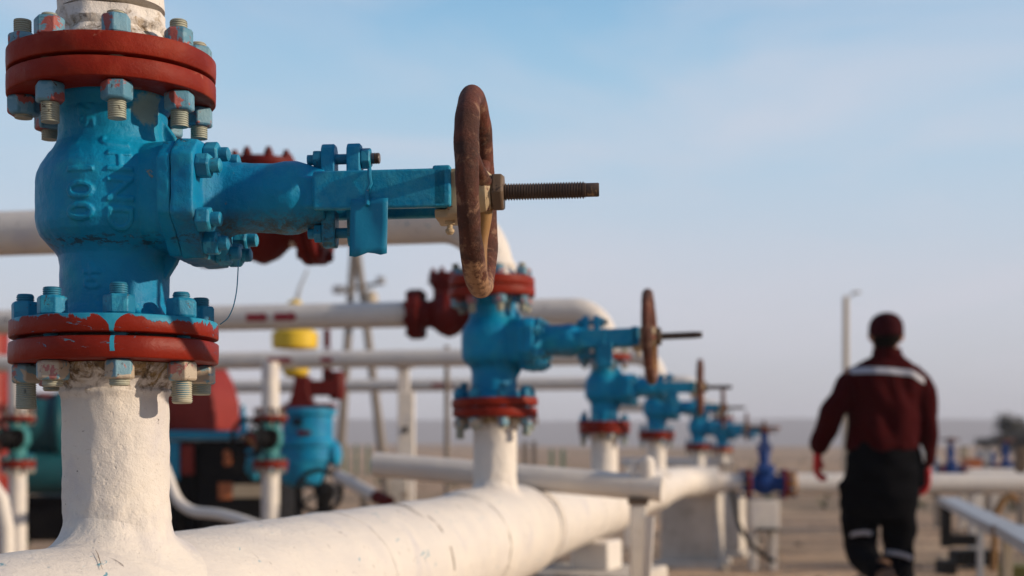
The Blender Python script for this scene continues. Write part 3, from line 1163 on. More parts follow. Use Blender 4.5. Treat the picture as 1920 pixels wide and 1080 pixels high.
def outlet(base, length, label, lean=0.0, wob=0.0012, lump=0.0, fmat=red, seg=48, lz=None, zs=1.0):
    T = thing('outlet_pipe', label, 'pipe', base, (0, R(lean), 0), GO)
    T.scale = (1, 1, zs)
    T.matrix_basis = Matrix.LocRotScale(Vector(base), T.rotation_euler, Vector((1, 1, zs)))
    z1 = ((lz or LZ) - base.z) / zs
    rp = 0.0655
    b = MB()
    prof = [(0.086, ZT + 0.0270), (0.084, ZT + 0.034), (0.078, ZT + 0.042), (0.0705, ZT + 0.050), (0.0685, ZT + 0.055), (0.072, ZT + 0.060), (0.0725, ZT + 0.064), (0.068, ZT + 0.070), (rp, ZT + 0.078), (rp, z1 - 0.16)]
    full = []
    for (r, z), (r2, z2) in zip(prof[:-1], prof[1:]):
        k = 1 if z2 - z < 0.02 else 24
        for j in range(k):
            full.append((r + (r2 - r) * j / k, z + (z2 - z) * j / k))
    full.append(prof[-1])
    if lump:
        full = [(r + lump * (mn.noise(Vector((z * 45, 3, 1))) * 0.35), z) for r, z in full]
        b.lathe([(r, z) for r, z in full], 96, wob=lump, ws=38)
    else:
        b.lathe(full, 80, wob=wob * 2, ws=45)
    path = []
    for i in range(13):
        u = R(90 * i / 12)
        path.append(Vector((0, 0, z1 - 0.155)) + ld * 0.155 * (1 - math.cos(u)) + Vector((0, 0, 0.155 * math.sin(u))))
    n = 24
    st = path[-1]
    for i in range(1, n + 1):
        path.append(st + ld * length * i / n)
    b.tube(path, rp, seg)
    p = obj('pipe', b, white_top if lump else white, T)
    obj('flange', comp_flange(0, True), red, T)
    return T


o1 = outlet(V1P, 4.0, 'rough white pipe stub bolted on top of the nearest valve', -0.6, 0.0016, 0.0065)
outs = [o1]
lens = [5.2, 7.5, 8.2, 6.5 - 1.2, 1.2]
names = ['white outlet pipe turning left from the second valve, highest of the overhead pipes',
         'white overhead pipe of the third valve with the red check valve at its middle',
         'white overhead pipe with red arrow, below the one with the red check valve',
         'thinnest looking overhead pipe, lowest one, ending at the red yoke',
         'short white outlet elbow on the farthest light blue valve']
for i, (Y, px, dz, yaw, lab) in enumerate(ROW):
    base = Vector(((px - 960) / F * Y, Y, CH + 0.1427 + dz))
    L = lens[i]
    if i == 0:
        base = base + Vector((-0.009, 0, 0))
    outs.append(outlet(base, L, names[i], 0, lz=(LZ if i < 4 else CH + 0.56), zs=1.09 if i == 0 else 1.0))


# red stencil arrows and bars on the pipes
def pipe_mark(T, px0, px1, Y0, rp, kind, lz=LZ):
    """paint patch wrapped on the camera side of an overhead pipe between two bearings"""
    base = T.location

    def pt(px):
        # intersection of the bearing with the pipe line
        o = Vector((base.x, base.y, 0)) + Vector((0, 0, 0))
        k = (px - 960) / F
        # o.x + ld.x t = k (o.y + ld.y t)
        t = (k * o.y - o.x) / (ld.x - k * ld.y)
        return t
    t0, t1 = pt(px0), pt(px1)
    side = Vector((-ld.y, ld.x, 0)).normalized()
    if side.y > 0:
        side = -side
    b = MB()
    n = 12
    w = 0.020
    for i in range(n + 1):
        u = i / n
        t = t0 + (t1 - t0) * u
        if kind == 'arrow':
            hw = w if u < 0.68 else max(0.001, 0.034 * (1 - (u - 0.68) / 0.32))
        else:
            hw = w
        for j in range(5):
            a = hw / rp * (j / 2 - 1) - 0.10
            c = Vector((base.x, base.y, lz)) + ld * t
            b.v.append(c + (side * math.cos(a) + Vector((0, 0, 1)) * math.sin(a)) * (rp + 0.0018))
    for i in range(n):
        for j in range(4):
            a = i * 5 + j
            b.f.append((a, a + 1, a + 6, a + 5))
    obj('painted_arrow' if kind == 'arrow' else 'painted_bar', b, redmark, T, world=True)


pipe_mark(outs[2], 470, 512, 0, 0.0655, 'arrow')
pipe_mark(outs[2], 522, 566, 0, 0.0655, 'arrow')
pipe_mark(outs[3], 507, 556, 0, 0.0655, 'arrow')
pipe_mark(outs[3], 606, 628, 0, 0.0655, 'bar')
pipe_mark(outs[4], 812, 850, 0, 0.0655, 'bar')


# ------------------------------------------------------------------ red check valves in the overhead lines
def make_check(label):
    T = thing('check_valve', label, 'valve', group='dark red check valves in the overhead lines')
    b = MB()
    M = frame((-0.155, 0, 0), (1, 0, 0))
    b.lathe([(0.085, 0.0), (0.082, 0.02), (0.068, 0.045), (0.075, 0.075), (0.105, 0.11), (0.122, 0.155), (0.105, 0.20), (0.075, 0.235), (0.068, 0.265), (0.082, 0.29), (0.085, 0.31)], 48, M)
    b.lathe([(0.085, -0.02), (0.082, 0.05), (0.080, 0.115), (0.084, 0.135), (0.09, 0.150)], 48)
    obj('body', remesh(b.bm(), 0.005, 6, 0.001, 18), dkred, T, ang=180)
    for s in (-1, 1):
        for d in (0.153, 0.185):
            fl = MB().lathe(plate_prof(0.127, -0.013, 0.013), 40, frame((s * d, 0, 0), (s * 2, 0, 0)))
            obj('end_flange', fl, dkred, T)
        for k in range(8):
            a = R(22.5 + 45 * k)
            p = Vector((s * 0.127, 0.105 * math.sin(a), 0.105 * math.cos(a)))
            q = MB()
            q.lathe([(0.010, 0), (0.010, 0.088)], 10, frame(p, p + Vector((s, 0, 0))))
            h1 = hex_mb(p + Vector((s * 0.002, 0, 0)), 0.019, 0.012, Vector((s, 0, 0)))
            h2 = hex_mb(p + Vector((s * 0.072, 0, 0)), 0.019, 0.012, Vector((s, 0, 0)))
            q.add(h1.v, h1.f)
            q.add(h2.v, h2.f)
            obj('flange_bolt', q, dkred, T, ang=30)
    cv = MB().lathe(plate_prof(0.105, 0.148, 0.172), 40)
    cv.lathe(plate_prof(0.103, 0.174, 0.200), 40)
    cv.lathe([(0.08, 0.17), (0.08, 0.176)], 30)
    obj('cover_flange', cv, dkred, T)
    for k in range(8):
        a = R(12 + 45 * k)
        p = Vector((0.086 * math.sin(a), 0.086 * math.cos(a), 0.200))
        q = hex_mb(p, 0.015, 0.016)
        q.lathe([(0.009, -0.07), (0.009, 0.026)], 10, Matrix.Translation(p))
        obj('cover_bolt', q, dkred, T, ang=30)
    return T


def on_line(T, px):
    k = (px - 960) / F
    o = T.location
    t = (k * o.y - o.x) / (ld.x - k * ld.y)
    return Vector((o.x, o.y, LZ)) + ld * t


ck = make_check('dark red check valve behind the barrel of the nearest valve')
lrot = math.atan2(-ld.y, -ld.x)
ck.location = on_line(outs[1], 492)
ck.rotation_euler = (0, 0, lrot)
ck2 = copy_tree(ck)
ck2.location = on_line(outs[2], 842)
ck2['label'] = 'dark red check valve left of the second blue valve'

# pipe clamp on the third line
# ------------------------------------------------------------------ grey cross pipe over the header
gp0, gp1 = P(703, 871, 4.78), P(1243, 917, 4.52)
gT = thing('cross_pipe', 'dull grey white pipe crossing behind the second riser, its open end over the header', 'pipe', (gp0.x, gp0.y, 0))
gd = (gp1 - gp0)
pts = [gp0 + gd * i / 40 for i in range(41)]
b = MB().tube(pts, 0.0425, 48, wob=0.0012)
obj('pipe', b, white_far, gT, world=True)
q = P(1213, 893, 4.53)
b = MB().lathe([(0.026, -0.01), (0.026, 0.045), (0.021, 0.058), (0.012, 0.066)], 24, Matrix.Translation(q), wob=0.001)
obj('plug_fitting', b, white_far, gT, world=True)
q = P(1189, 888, 4.53)
b = MB().lathe([(0.011, -0.01), (0.011, 0.040), (0.008, 0.045)], 16, Matrix.Translation(q))
obj('plug_fitting', b, white_far, gT, world=True)
gs = thing('pipe_stand', 'thin white post with rusty bracket under the right end of the grey cross pipe', 'stand', (P(1196, 945, 4.53).x, 4.53, 0))
q = P(1196, 941, 4.53)
b = MB().box((q.x, q.y, q.z / 2), (0.050, 0.05, q.z - 0.01))
obj('post', b, white_far, gs, world=True, bevel=0.003)
b = MB().box((q.x, q.y, q.z + 0.002), (0.062, 0.062, 0.022))
obj('bracket', b, rustbolt, gs, world=True, bevel=0.002)
gs2 = thing('brace_post', 'thin leaning white angle bar beside the post under the grey cross pipe', 'post', (P(1205, 1080, 4.4).x, 4.4, 0))
a0, a1 = P(1219, 968, 4.45), P(1188, 1330, 4.4)
a1.z = 0.0
fr = frame(a1, a0)
L = (a0 - a1).length
b = MB()
b.box((0, 0, L / 2), (0.036, 0.006, L), fr)
b.box((0.0151, -0.0185, L / 2), (0.006, 0.031, L), fr)
obj('angle_bar', b, white, gs2, world=True, bevel=0.001)

# ------------------------------------------------------------------ concrete supports
def support(Y, lab, top_w, top_d, slab_w, slab_h, rot, dx=0.0, post_top=None):
    x = row_x(Y) + dx
    T = thing('concrete_support', lab, 'support', (x, Y, 0), (0, 0, R(rot)), 'concrete supports under the header pipe')
    zt = (HZ - HR + 0.012) if post_top is None else post_top
    bz = gz(x, Y) - 0.06
    b = MB().box((0, 0, (slab_h + zt) / 2), (top_w, top_d, zt - slab_h + 0.01))
    obj('pillar', b, white_far if slab_h > 0.2 else conc, T, bevel=0.012)
    b = MB().box((0, 0, (slab_h + bz) / 2), (slab_w, slab_w * 1.15, slab_h - bz))
    obj('footing', b, conc, T, bevel=0.015)
    return T


support(6.05, 'white square pillar on a wide concrete block under the middle of the header pipe', 0.17, 0.22, 0.50, 0.555, -20, 0.08)
support(13.3, 'broad whitewashed concrete pier under the far bend of the header pipe', 0.52, 0.42, 0.62, 0.05, -20, 0.10)
s3 = support(14.4, 'narrow concrete pier just right of the broad pier at the far bend', 0.17, 0.22, 0.3, 0.05, -24, 0.30, HZ - 0.07)
s3.location.x = (1378 - 960) / F * 14.4

# ------------------------------------------------------------------ the transverse line at the right
TY = 13.35
TYP = path_end = None
ez = HZ
xr0 = (1345 - 960) / F * e.y
T = thing('transfer_pipe', 'long white pipe running right behind the walking worker', 'pipe', ((1500 - 960) / F * TY, TY, 0))
b = MB().tube([Vector((xr0 - 0.01, e.y, HZ - 0.01)), Vector(((1392 - 960) / F * e.y, e.y, HZ - 0.02))], 0.085, 32)
obj('pipe', b, white_far, T, world=True)
xa = (1478 - 960) / F * e.y
b = MB().tube([Vector((xa + i * 0.35, e.y, HZ - 0.02)) for i in range(20)], 0.097, 36, wob=0.003)
obj('pipe', b, white_far, T, world=True)
b = MB().lathe([(0.10, 0), (0.125, 0.02), (0.125, 0.06), (0.10, 0.09)], 32, frame((xa - 0.02, e.y, HZ - 0.02), (xa + 1, e.y, HZ - 0.02)))
obj('collar', b, brownm, T, world=True)
for px in (1610, 1830):
    x = (px - 960) / F * e.y
    z = HZ - 0.02 - 0.09
    b = MB().box((x, e.y, z / 2 - 0.02), (0.10, 0.12, z + 0.02))
    obj('leg', b, white_far, T, world=True, bevel=0.005)

NB = [('deep blue upright valve with red end flanges in the white transfer pipe', 1434, e.y, HZ - 0.02, 1.12),
      ('small dark blue upright valve just right of the worker beyond the pipe', 1783, 19.0, 0.80, 1.0),
      ('small dark blue upright valve nearest the right edge beyond the pipe', 1886, 19.5, 0.80, 1.0)]
pv = copy_tree(proto)
pv['group'] = 'deep blue upright valves far on the right'
swap = {blue.name: navy, nut_blue.name: navy, nut_mixed.name: navy, red_drip_hi.name: dkred, castcream.name: orangem, tagm.name: navy, thread_pale.name: navy, thread_blue.name: navy}
cache = {}


def recolour(o, sw):
    if o.type == 'MESH' and o.data.materials and o.data.materials[0].name in sw:
        key = (o.data.name, sw[o.data.materials[0].name].name)
        if key not in cache:
            m = o.data.copy()
            m.materials[0] = sw[o.data.materials[0].name]
            cache[key] = m
        o.data = cache[key]
    for c in kids(o):
        recolour(c, sw)


recolour(pv, swap)
for c in list(kids(pv)):
    if c.name.startswith('stem'):
        for d in kids(c):
            bpy.data.objects.remove(d)
    if c.name.startswith('tag_plate'):
        for d in kids(c):
            bpy.data.objects.remove(d)
        bpy.data.objects.remove(c)
for i, (lab, px, Y, z, sc) in enumerate(NB):
    o = pv if i == 0 else copy_tree(pv)
    o['label'] = lab
    o.rotation_euler = (0, R(-90), 0)          # stem (local x) upright, bore along -x
    o.scale = (sc,) * 3
    o.location = ((px - 960) / F * Y + ZC * sc - 0.005, Y, z)
    if i:
        L = thing('valve_stub', ('short white pipe under the dark blue valve by the worker', 'short white pipe under the dark blue valve at the right edge')[i - 1], 'pipe', ((px - 960) / F * Y, Y, 0), group='white pipe stubs under the far blue valves')
        xx = (px - 960) / F * Y
        for sg in (-1, 1):
            obj('pipe', MB().tube([(xx + sg * 0.9, Y, z), (xx + sg * 0.17, Y, z)], 0.066, 20), white_far, L, world=True)
            obj('foot', MB().box((xx + sg * 0.6, Y, z / 2 - 0.03), (0.1, 0.1, z)), conc, L, world=True)
b = thing('concrete_support', 'white concrete block under the deep blue upright valve', 'support', ((1430 - 960) / F * e.y, e.y, 0), group='concrete supports under the header pipe')
obj('block', MB().box((0, 0, 0.50), (0.27, 0.24, 0.26)), white, b, bevel=0.01)
for sx in (-1, 1):
    obj('leg', MB().box((sx * 0.09, 0, 0.17), (0.05, 0.20, 0.42)), white_far, b, bevel=0.004)
obj('dark_strip', MB().box((0.02, -0.02, 0.363), (0.20, 0.40, 0.018)), blackm, b)  # thin black strip between the block and its legs

# low white pipe behind the fourth riser, feeding the farthest valve
lp = thing('feed_pipe', 'low thin white pipe behind the fourth riser leading to the farthest valve', 'pipe', (P(1354, 867, 15.8).x, 15.8, 0))
q = P(1354, 868, 15.8)
b = MB().tube([P(1165, 868, 16.0), P(1260, 868, 15.9), P(1372, 868, 15.8)], 0.055, 24)
obj('pipe', b, white_far, lp, world=True)
b = MB().lathe([(0.0655, q.z), (0.0655, CH + 0.1427 - 0.075 - 0.03)], 24, Matrix.Translation((q.x, q.y, 0)))
obj('riser', b, white_far, lp, world=True)
obj('flange', MB().lathe(plate_prof(0.1275, CH + 0.1427 - 0.075 - 0.029, CH + 0.1427 - 0.075 - 0.003), 40, Matrix.Translation((q.x, q.y, 0))), orangem, lp, world=True)
for px in (1180, 1360):
    x = (px - 960) / F * 15.9
    obj('leg', MB().box((x, 15.9, q.z / 2 - 0.04), (0.09, 0.09, q.z)), white_far, lp, world=True)

# black hose hanging from the end of the header to the ground
hz0 = P(1372, 918, 12.6)
hz1 = P(1385, 990, 12.7)
hz2 = P(1425, 1040, 12.4)
hz3 = P(1452, 1052, 12.3)
pts = []
for a, b_ in ((hz0, hz1), (hz1, hz2), (hz2, hz3)):
    for t in range(6):
        pts.append(a.lerp(b_, t / 6))
pts.append(hz3)
for _ in range(4):
    pts = [pts[0]] + [(pts[i - 1] + pts[i] * 2 + pts[i + 1]) / 4 for i in range(1, len(pts) - 1)] + [pts[-1]]
ho = obj('hose', MB().tube(pts, 0.02, 12), blackm)
tag(ho, 'black hose hanging from the far end of the header pipe to the sand', 'hose')

# ------------------------------------------------------------------ drop lines on the left with teal valves facing the camera
tv = copy_tree(proto)
swap2 = {blue.name: teal, nut_blue.name: teal, nut_mixed.name: dkred, red_drip_hi.name: red, castcream.name: dkred, tagm.name: teal, rustw.name: blackm, rustbolt.name: blackm}
recolour(tv, swap2)
for c in list(kids(tv)):
    if c.name.startswith('tag_plate'):
        for d in kids(c):
            bpy.data.objects.remove(d)
        bpy.data.objects.remove(c)
for c in kids(tv):
    if c.name.startswith('bonnet') or c.name.startswith('yoke') or c.name.startswith('body_side') or c.name.startswith('gland') or c.name.startswith('bearing'):
        recolour(c, {teal.name: blackm})  # black colour stands in for shade on the teal parts behind the wheel
DY = 10.35
for i, (px, lab, lab2) in enumerate(((507, 'faded teal valve with black handwheel on the drop pipe right of the near riser', 'white vertical drop pipe right of the near riser, through the teal valve'),
                                     (33, 'faded teal valve with dark handwheel at the left edge of the picture', 'white vertical drop pipe at the left edge of the picture'))):
    o = tv if i == 0 else copy_tree(tv)
    o['label'] = lab
    o['group'] = 'faded teal valves on the drop pipes'
    X = (px - 960) / F * DY
    o.location = (X, DY, CH - 0.065)
    o.rotation_euler = (0, 0, R(-78 if i == 0 else -72) - math.atan2(-X, DY) * 0 - R(22))
    T = thing('drop_pipe', lab2, 'pipe', (X, DY, 0), group='white drop pipes with teal valves')
    b = MB()
    zz = CH - 0.065
    b.lathe([(0.0655, 0), (0.0655, zz - 0.029)], 28, Matrix.Translation((0, 0, 0)))
    b.lathe([(0.0655, zz + ZT + 0.028), (0.0655, LZ - 0.02)], 28)
    obj('pipe', b, white, T)
    obj('flange', MB().lathe(plate_prof(0.1275, zz - 0.029, zz - 0.003), 40), red, T)
    obj('flange', MB().lathe(plate_prof(0.1275, zz + ZT + 0.003, zz + ZT + 0.0276), 40), white_far, T)

# ------------------------------------------------------------------ machinery behind
def at(T, px, py):
    p = P(px, py, T.location.y)
    return p


MY = 12.6
mu = MY / F
pu = thing('pump_engine', 'big pump engine under a faded red rounded hood behind the near riser', 'pump', (P(400, 900, MY).x, MY, 0))


def wbox(px0, py0, px1, py1, Y, d, b=None, dy=0.0):
    b = b or MB()
    p0, p1 = P(px0, py0, Y), P(px1, py1, Y)
    c = (p0 + p1) / 2
    b.box((c.x, c.y + d / 2 + dy, c.z), (abs(p1.x - p0.x), d, abs(p1.z - p0.z)))
    return b


# hood: rounded shoulder outline extruded in depth, turned so that its right side catches the sun
pr = [(-0.62, 0.0), (-0.62, 0.40), (-0.55, 0.58), (-0.40, 0.66), (0.10, 0.66), (0.20, 0.60), (0.30, 0.44), (0.36, 0.26), (0.36, 0.0)]
hd0 = P(338, 808, MY)
Mh = Matrix.Translation(hd0) @ Matrix.Rotation(R(-24), 4, 'Z')
b = MB()
b.rings([[Mh @ Vector((x, 0, z)) for x, z in pr], [Mh @ Vector((x, 0.42, z)) for x, z in pr]])
obj('hood', b, hoodred, pu, world=True, ang=30, bevel=0.02)
obj('beam', wbox(240, 808, 522, 824, MY, 0.9, dy=-0.12), blue, pu, world=True, bevel=0.01)
obj('frame_panel', wbox(318, 828, 340, 900, MY, 0.05, dy=-0.10), blue, pu, world=True, bevel=0.005)
obj('side_panel', wbox(342, 834, 366, 890, MY, 0.05, dy=-0.08), hoodred, pu, world=True, bevel=0.01)
obj('engine_block', wbox(368, 826, 528, 1010, MY, 0.8), blackm, pu, world=True, bevel=0.03)
obj('engine_block', wbox(250, 826, 367, 1010, MY, 0.8, dy=0.05), blackm, pu, world=True, bevel=0.03)
for py in (851, 866):
    q = P(427, py, MY)
    obj('cap', MB().lathe([(0.036, 0), (0.036, 0.04), (0.02, 0.05)], 20, frame(q, q + Vector((0, -1, 0)))), orangem, pu, world=True)
obj('name_plate', wbox(410, 905, 436, 936, MY, 0.02, dy=-0.02), orangem, pu, world=True)
obj('name_plate', wbox(437, 908, 500, 933, MY, 0.02, dy=-0.018), plate, pu, world=True)
b = MB().tube([P(468, 845, MY - 0.1), P(470, 862, MY - 0.14), P(466, 880, MY - 0.1), P(478, 895, MY)], 0.035, 14)
obj('fuel_line', b, blue, pu, world=True)
obj('exhaust', MB().lathe([(0.05, 0), (0.04, 0.10), (0.025, 0.16), (0.02, 0.24)], 16, Matrix.Translation(P(455, 808, MY + 0.3))), blue, pu, world=True)

# teal compressor to the left of the near riser
cT = thing('compressor', 'dark teal compressor casing left of the near riser', 'compressor', (P(90, 900, 12.4).x, 12.4, 0))
b = MB()
c = P(95, 800, 12.4)
b.lathe([(0.10, -0.35), (0.26, -0.33), (0.28, -0.30), (0.28, 0.05), (0.33, 0.07), (0.33, 0.12), (0.28, 0.14), (0.28, 0.55), (0.10, 0.6)], 36, frame(c, c + Vector((1, 0.2, 0))))
obj('casing', b, dteal, cT, world=True, ang=30, bevel=0.01)
b = MB()
c = P(75, 885, 12.3)
b.lathe([(0.17, -0.25), (0.20, -0.22), (0.20, 0.5), (0.1, 0.55)], 28, frame(c, c + Vector((1, 0.2, 0))))
obj('cylinder', b, dteal, cT, world=True, ang=30)
obj('skid', wbox(48, 930, 330, 1015, 12.4, 1.0), blackm, cT, world=True, bevel=0.02)
obj('flange', MB().lathe(plate_prof(0.14, 0, 0.05), 30, Matrix.Translation(P(82, 748, 12.4))), dkred, cT, world=True)

rt = thing('red_vessel', 'faded red vertical vessel cut by the left edge of the picture', 'tank', (P(-25, 800, 11.6).x, 11.6, 0))
q = P(-30, 853, 11.6)
b = MB().lathe([(0.20, 0.0), (0.20, CH + (853 - 625) * 11.6 / F), (0.16, CH + (853 - 605) * 11.6 / F), (0.06, CH + (853 - 598) * 11.6 / F)], 36, Matrix.Translation((q.x, q.y, 0)))
obj('shell', b, hoodred, rt, world=True)
obj('band', MB().lathe([(0.205, 0.0), (0.207, 0.04), (0.205, 0.08)], 36, Matrix.Translation((q.x, q.y, CH + 0.35))), dkred, rt, world=True)

# actuated valve: blue chest, red yoke, yellow actuator
AY = 12.2
av = thing('actuated_valve', 'big blue control valve with red yoke and yellow actuator on top', 'valve', (P(575, 900, AY).x, AY, 0))
c = P(577, 765, AY)
b = MB()
k = AY / F


def L_(px, py):
    p = P(px, py, AY)
    return p


cx = L_(577, 0).x
b.lathe([(50 * k, L_(0, 865).z), (50 * k, L_(0, 838).z), (54 * k, L_(0, 836).z), (54 * k, L_(0, 826).z), (47 * k, L_(0, 822).z), (47 * k, L_(0, 780).z), (53 * k, L_(0, 778).z), (53 * k, L_(0, 766).z)], 48, Matrix.Translation((cx, AY, 0)))
b.lathe([(20 * k, L_(0, 915).z), (38 * k, L_(0, 905).z), (46 * k, L_(0, 885).z), (50 * k, L_(0, 864).z)], 40, Matrix.Translation((cx - 8 * k, AY, 0)))
q0, q1 = P(590, 852, AY), P(650, 852, AY - 0.05)
b.lathe([(18 * k, 0), (18 * k, 32 * k), (22 * k, 34 * k), (22 * k, 46 * k), (12 * k, 50 * k)], 30, frame(q0, q1))
obj('body', b, blue, av, world=True, ang=30, bevel=0.006)
obj('body_port', wbox(556, 786, 574, 797, AY, 0.03, dy=-0.25), blackm, av, world=True)
obj('body_port', wbox(566, 808, 590, 816, AY, 0.03, dy=-0.25), dkred, av, world=True)
b = MB()
p = [(541, 765), (592, 765), (585, 745), (580, 728), (582, 706), (556, 706), (552, 735)]
b.rings([[Vector((L_(x, y).x, AY - 0.12, L_(x, y).z)) for x, y in p], [Vector((L_(x, y).x, AY + 0.12, L_(x, y).z)) for x, y in p]])
obj('yoke', b, dkred, av, world=True, ang=30, bevel=0.01)
b = wbox(535, 757, 628, 767, AY, 0.3, dy=-0.15)
wbox(575, 714, 640, 742, AY, 0.16, b, dy=-0.08)
wbox(605, 655, 622, 716, AY, 0.06, b, dy=-0.03)
b.lathe([(13 * k, -28 * k), (16 * k, -14 * k), (16 * k, 18 * k), (12 * k, 26 * k)], 24, Matrix.Translation(P(632, 722, AY)))
wbox(607, 618, 619, 652, AY, 0.06, b, dy=-0.03)
obj('side_arm', b, dkred, av, world=True, ang=30, bevel=0.008)
b = MB().lathe([(16 * k, -22 * k), (24 * k, -14 * k), (25 * k, 4 * k), (25 * k, 14 * k), (20 * k, 24 * k)], 32, Matrix.Translation(P(555, 686, AY)))
obj('spring_barrel', b, yellow, av, world=True)
b = MB().lathe([(26 * k, -18 * k), (42 * k, -16 * k), (43 * k, -2 * k), (43 * k, 12 * k), (36 * k, 17 * k), (10 * k, 30 * k)], 48, Matrix.Translation(P(553, 637, AY)))
obj('diaphragm_casing', b, yellow, av, world=True)
b = MB().lathe([(5 * k, 0), (5 * k, 40 * k), (13 * k, 42 * k), (13 * k, 54 * k), (5 * k, 58 * k)], 20, Matrix.Translation(P(553, 620, AY)))
obj('top_cap', b, yellow, av, world=True)
b = MB().tube([P(556, 565, AY), P(562, 540, AY), P(577, 505, AY)], [0.022, 0.014, 0.010], 8)
obj('pointer_rod', b, greym, av, world=True)
for dx in (-18, 22):
    obj('leg', wbox(577 + dx - 6, 905, 577 + dx + 6, 1080, AY, 0.1), blackm, av, world=True)


# spoked dark wheel leaning in front of it
sw_ = thing('low_valve', 'dark spoked handwheel on a low stem in front of the big blue valve', 'valve', (P(600, 921, 11.4).x, 11.4, 0))
c = P(599, 921, 11.4)
n = 60
path_w = [c + Vector((0.175 * math.sin(2 * PI * i / n), 0.05 * math.sin(2 * PI * i / n), 0.175 * math.cos(2 * PI * i / n))) for i in range(n)]
w = obj('handwheel', MB().tube(path_w, 0.021, 12, closed=True), blackm, sw_, world=True)
for a in range(5):
    aa = 2 * PI * a / 5 + 0.3
    obj('spoke', MB().tube([c, c + Vector((0.17 * math.sin(aa), 0.05 * math.sin(aa), 0.17 * math.cos(aa)))], 0.012, 8), blackm, w, world=False)
for o in kids(w):
    o.data.transform(sw_.matrix_basis.inverted())
b = MB().lathe([(0.045, -0.03), (0.045, 0.03)], 20, frame(c, c + Vector((0, 1, 0))))
b.tube([c, c + Vector((0, 0.4, 0.0))], 0.02, 10)
obj('stem', b, blackm, sw_, world=True)
b = MB().lathe([(0.12, 0), (0.12, 0.05), (0.05, 0.09), (0.05, c.z - 0.1), (0.075, c.z - 0.06), (0.075, c.z + 0.04), (0.03, c.z + 0.07)], 28, Matrix.Translation((c.x, c.y + 0.35, 0)))
obj('body', b, blackm, sw_, world=True)

# sloping white pipe with a red tip
p0, p1, p2 = P(636, 893, 11.2), P(705, 931, 10.4), P(731, 943, 10.3)
sp_ = thing('sloping_pipe', 'white pipe sloping down to the right with a red tip, beside the dark spoked wheel', 'pipe', (p2.x, p2.y, 0))
obj('pipe', MB().tube([p0, p0.lerp(p1, 0.5), p1], 0.05, 20), white_far, sp_, world=True)
obj('tip', MB().tube([p1, p2], 0.051, 20), dkred, sp_, world=True)
obj('prop', MB().box((p0.x + 0.2, p0.y, p0.z / 2 - 0.06), (0.06, 0.06, p0.z)), woodm, sp_, world=True)
obj('prop', MB().box((p1.x - 0.08, p1.y, p1.z / 2 - 0.04), (0.06, 0.06, p1.z - 0.05)), woodm, sp_, world=True)

# bent white pipe right of the near riser, low
pts = [P(296, 850, 6.6), P(314, 890, 6.6), P(330, 940, 6.55), P(362, 962, 6.5), P(410, 962, 6.4), P(500, 990, 6.2), P(620, 1050, 6.0)]
ff = []
for i in range(len(pts) - 1):
    for t in range(6):
        ff.append(pts[i].lerp(pts[i + 1], t / 6))
ff.append(pts[-1])
for _ in range(8):
    ff = [ff[0]] + [(ff[i - 1] + ff[i] * 2 + ff[i + 1]) / 4 for i in range(1, len(ff) - 1)] + [ff[-1]]
bp = obj('bent_pipe', MB().tube(ff, 0.026, 20), white_far)
tag(bp, 'thin grey white pipe bending low behind the near riser', 'pipe')
# white pipe low at the left edge
pts = [P(-40, 880, 7.0), P(2, 935, 7.0), P(12, 990, 7.0), P(14, 1100, 7.0)]
bp = obj('slanting_pipe', MB().tube(pts, 0.038, 20), white_far)
tag(bp, 'short white pipe slanting down at the left edge beside the drop pipe', 'pipe')

# ------------------------------------------------------------------ supports of the overhead lines
sup = thing('pipe_support', 'tall white post carrying the overhead pipes left of the second valve', 'post', (P(760, 853, 10.8).x, 10.8, 0))
q = P(757, 690, 10.8)
b = MB().box((q.x, q.y, (q.z) / 2 + 0.25), (0.085, 0.085, q.z - 0.5))
obj('upper_post', b, white_far, sup, world=True, bevel=0.004)
q2 = P(760, 735, 10.8)
b = MB().box((q.x + 0.02, q.y, q2.z / 2 + 0.2), (0.125, 0.125, q2.z - 0.4))
obj('post', b, white, sup, world=True, bevel=0.006)
b = MB().box((P(750, 0, 10.8).x, q.y, (CH - 0.19) / 2 - 0.05), (0.14, 0.18, CH - 0.19 + 0.1))
obj('footing', b, conc, sup, world=True, bevel=0.01)
obj('cross_plate', MB().box((q.x, q.y, q.z + 0.01), (0.16, 0.14, 0.02)), white_far, sup, world=True)
obj('bolt_plate', wbox(758, 800, 766, 812, 10.8, 0.02, dy=-0.085), blackm, sup, world=True)
tp_ = obj('steel_post', MB().tube([Vector((P(838, 0, 12.5).x, 12.5, -0.05)), P(838, 648, 12.5)], 0.024, 12), woodm)
tag(tp_, 'thin grey steel post just left of the second riser', 'post')
tp_ = thing('pipe_clamp_post', 'short brown double post just right of the second riser', 'post', (P(992, 0, 11).x, 11, 0))
for px in (984, 1001):
    obj('post', MB().box((P(px, 0, 11).x, 11, 0.52), (0.035, 0.035, 1.28)), woodm, tp_, world=True)
obj('cross_bar', MB().box((P(992, 0, 11).x, 11, CH + 0.27), (0.14, 0.06, 0.06)), castcream, tp_, world=True)

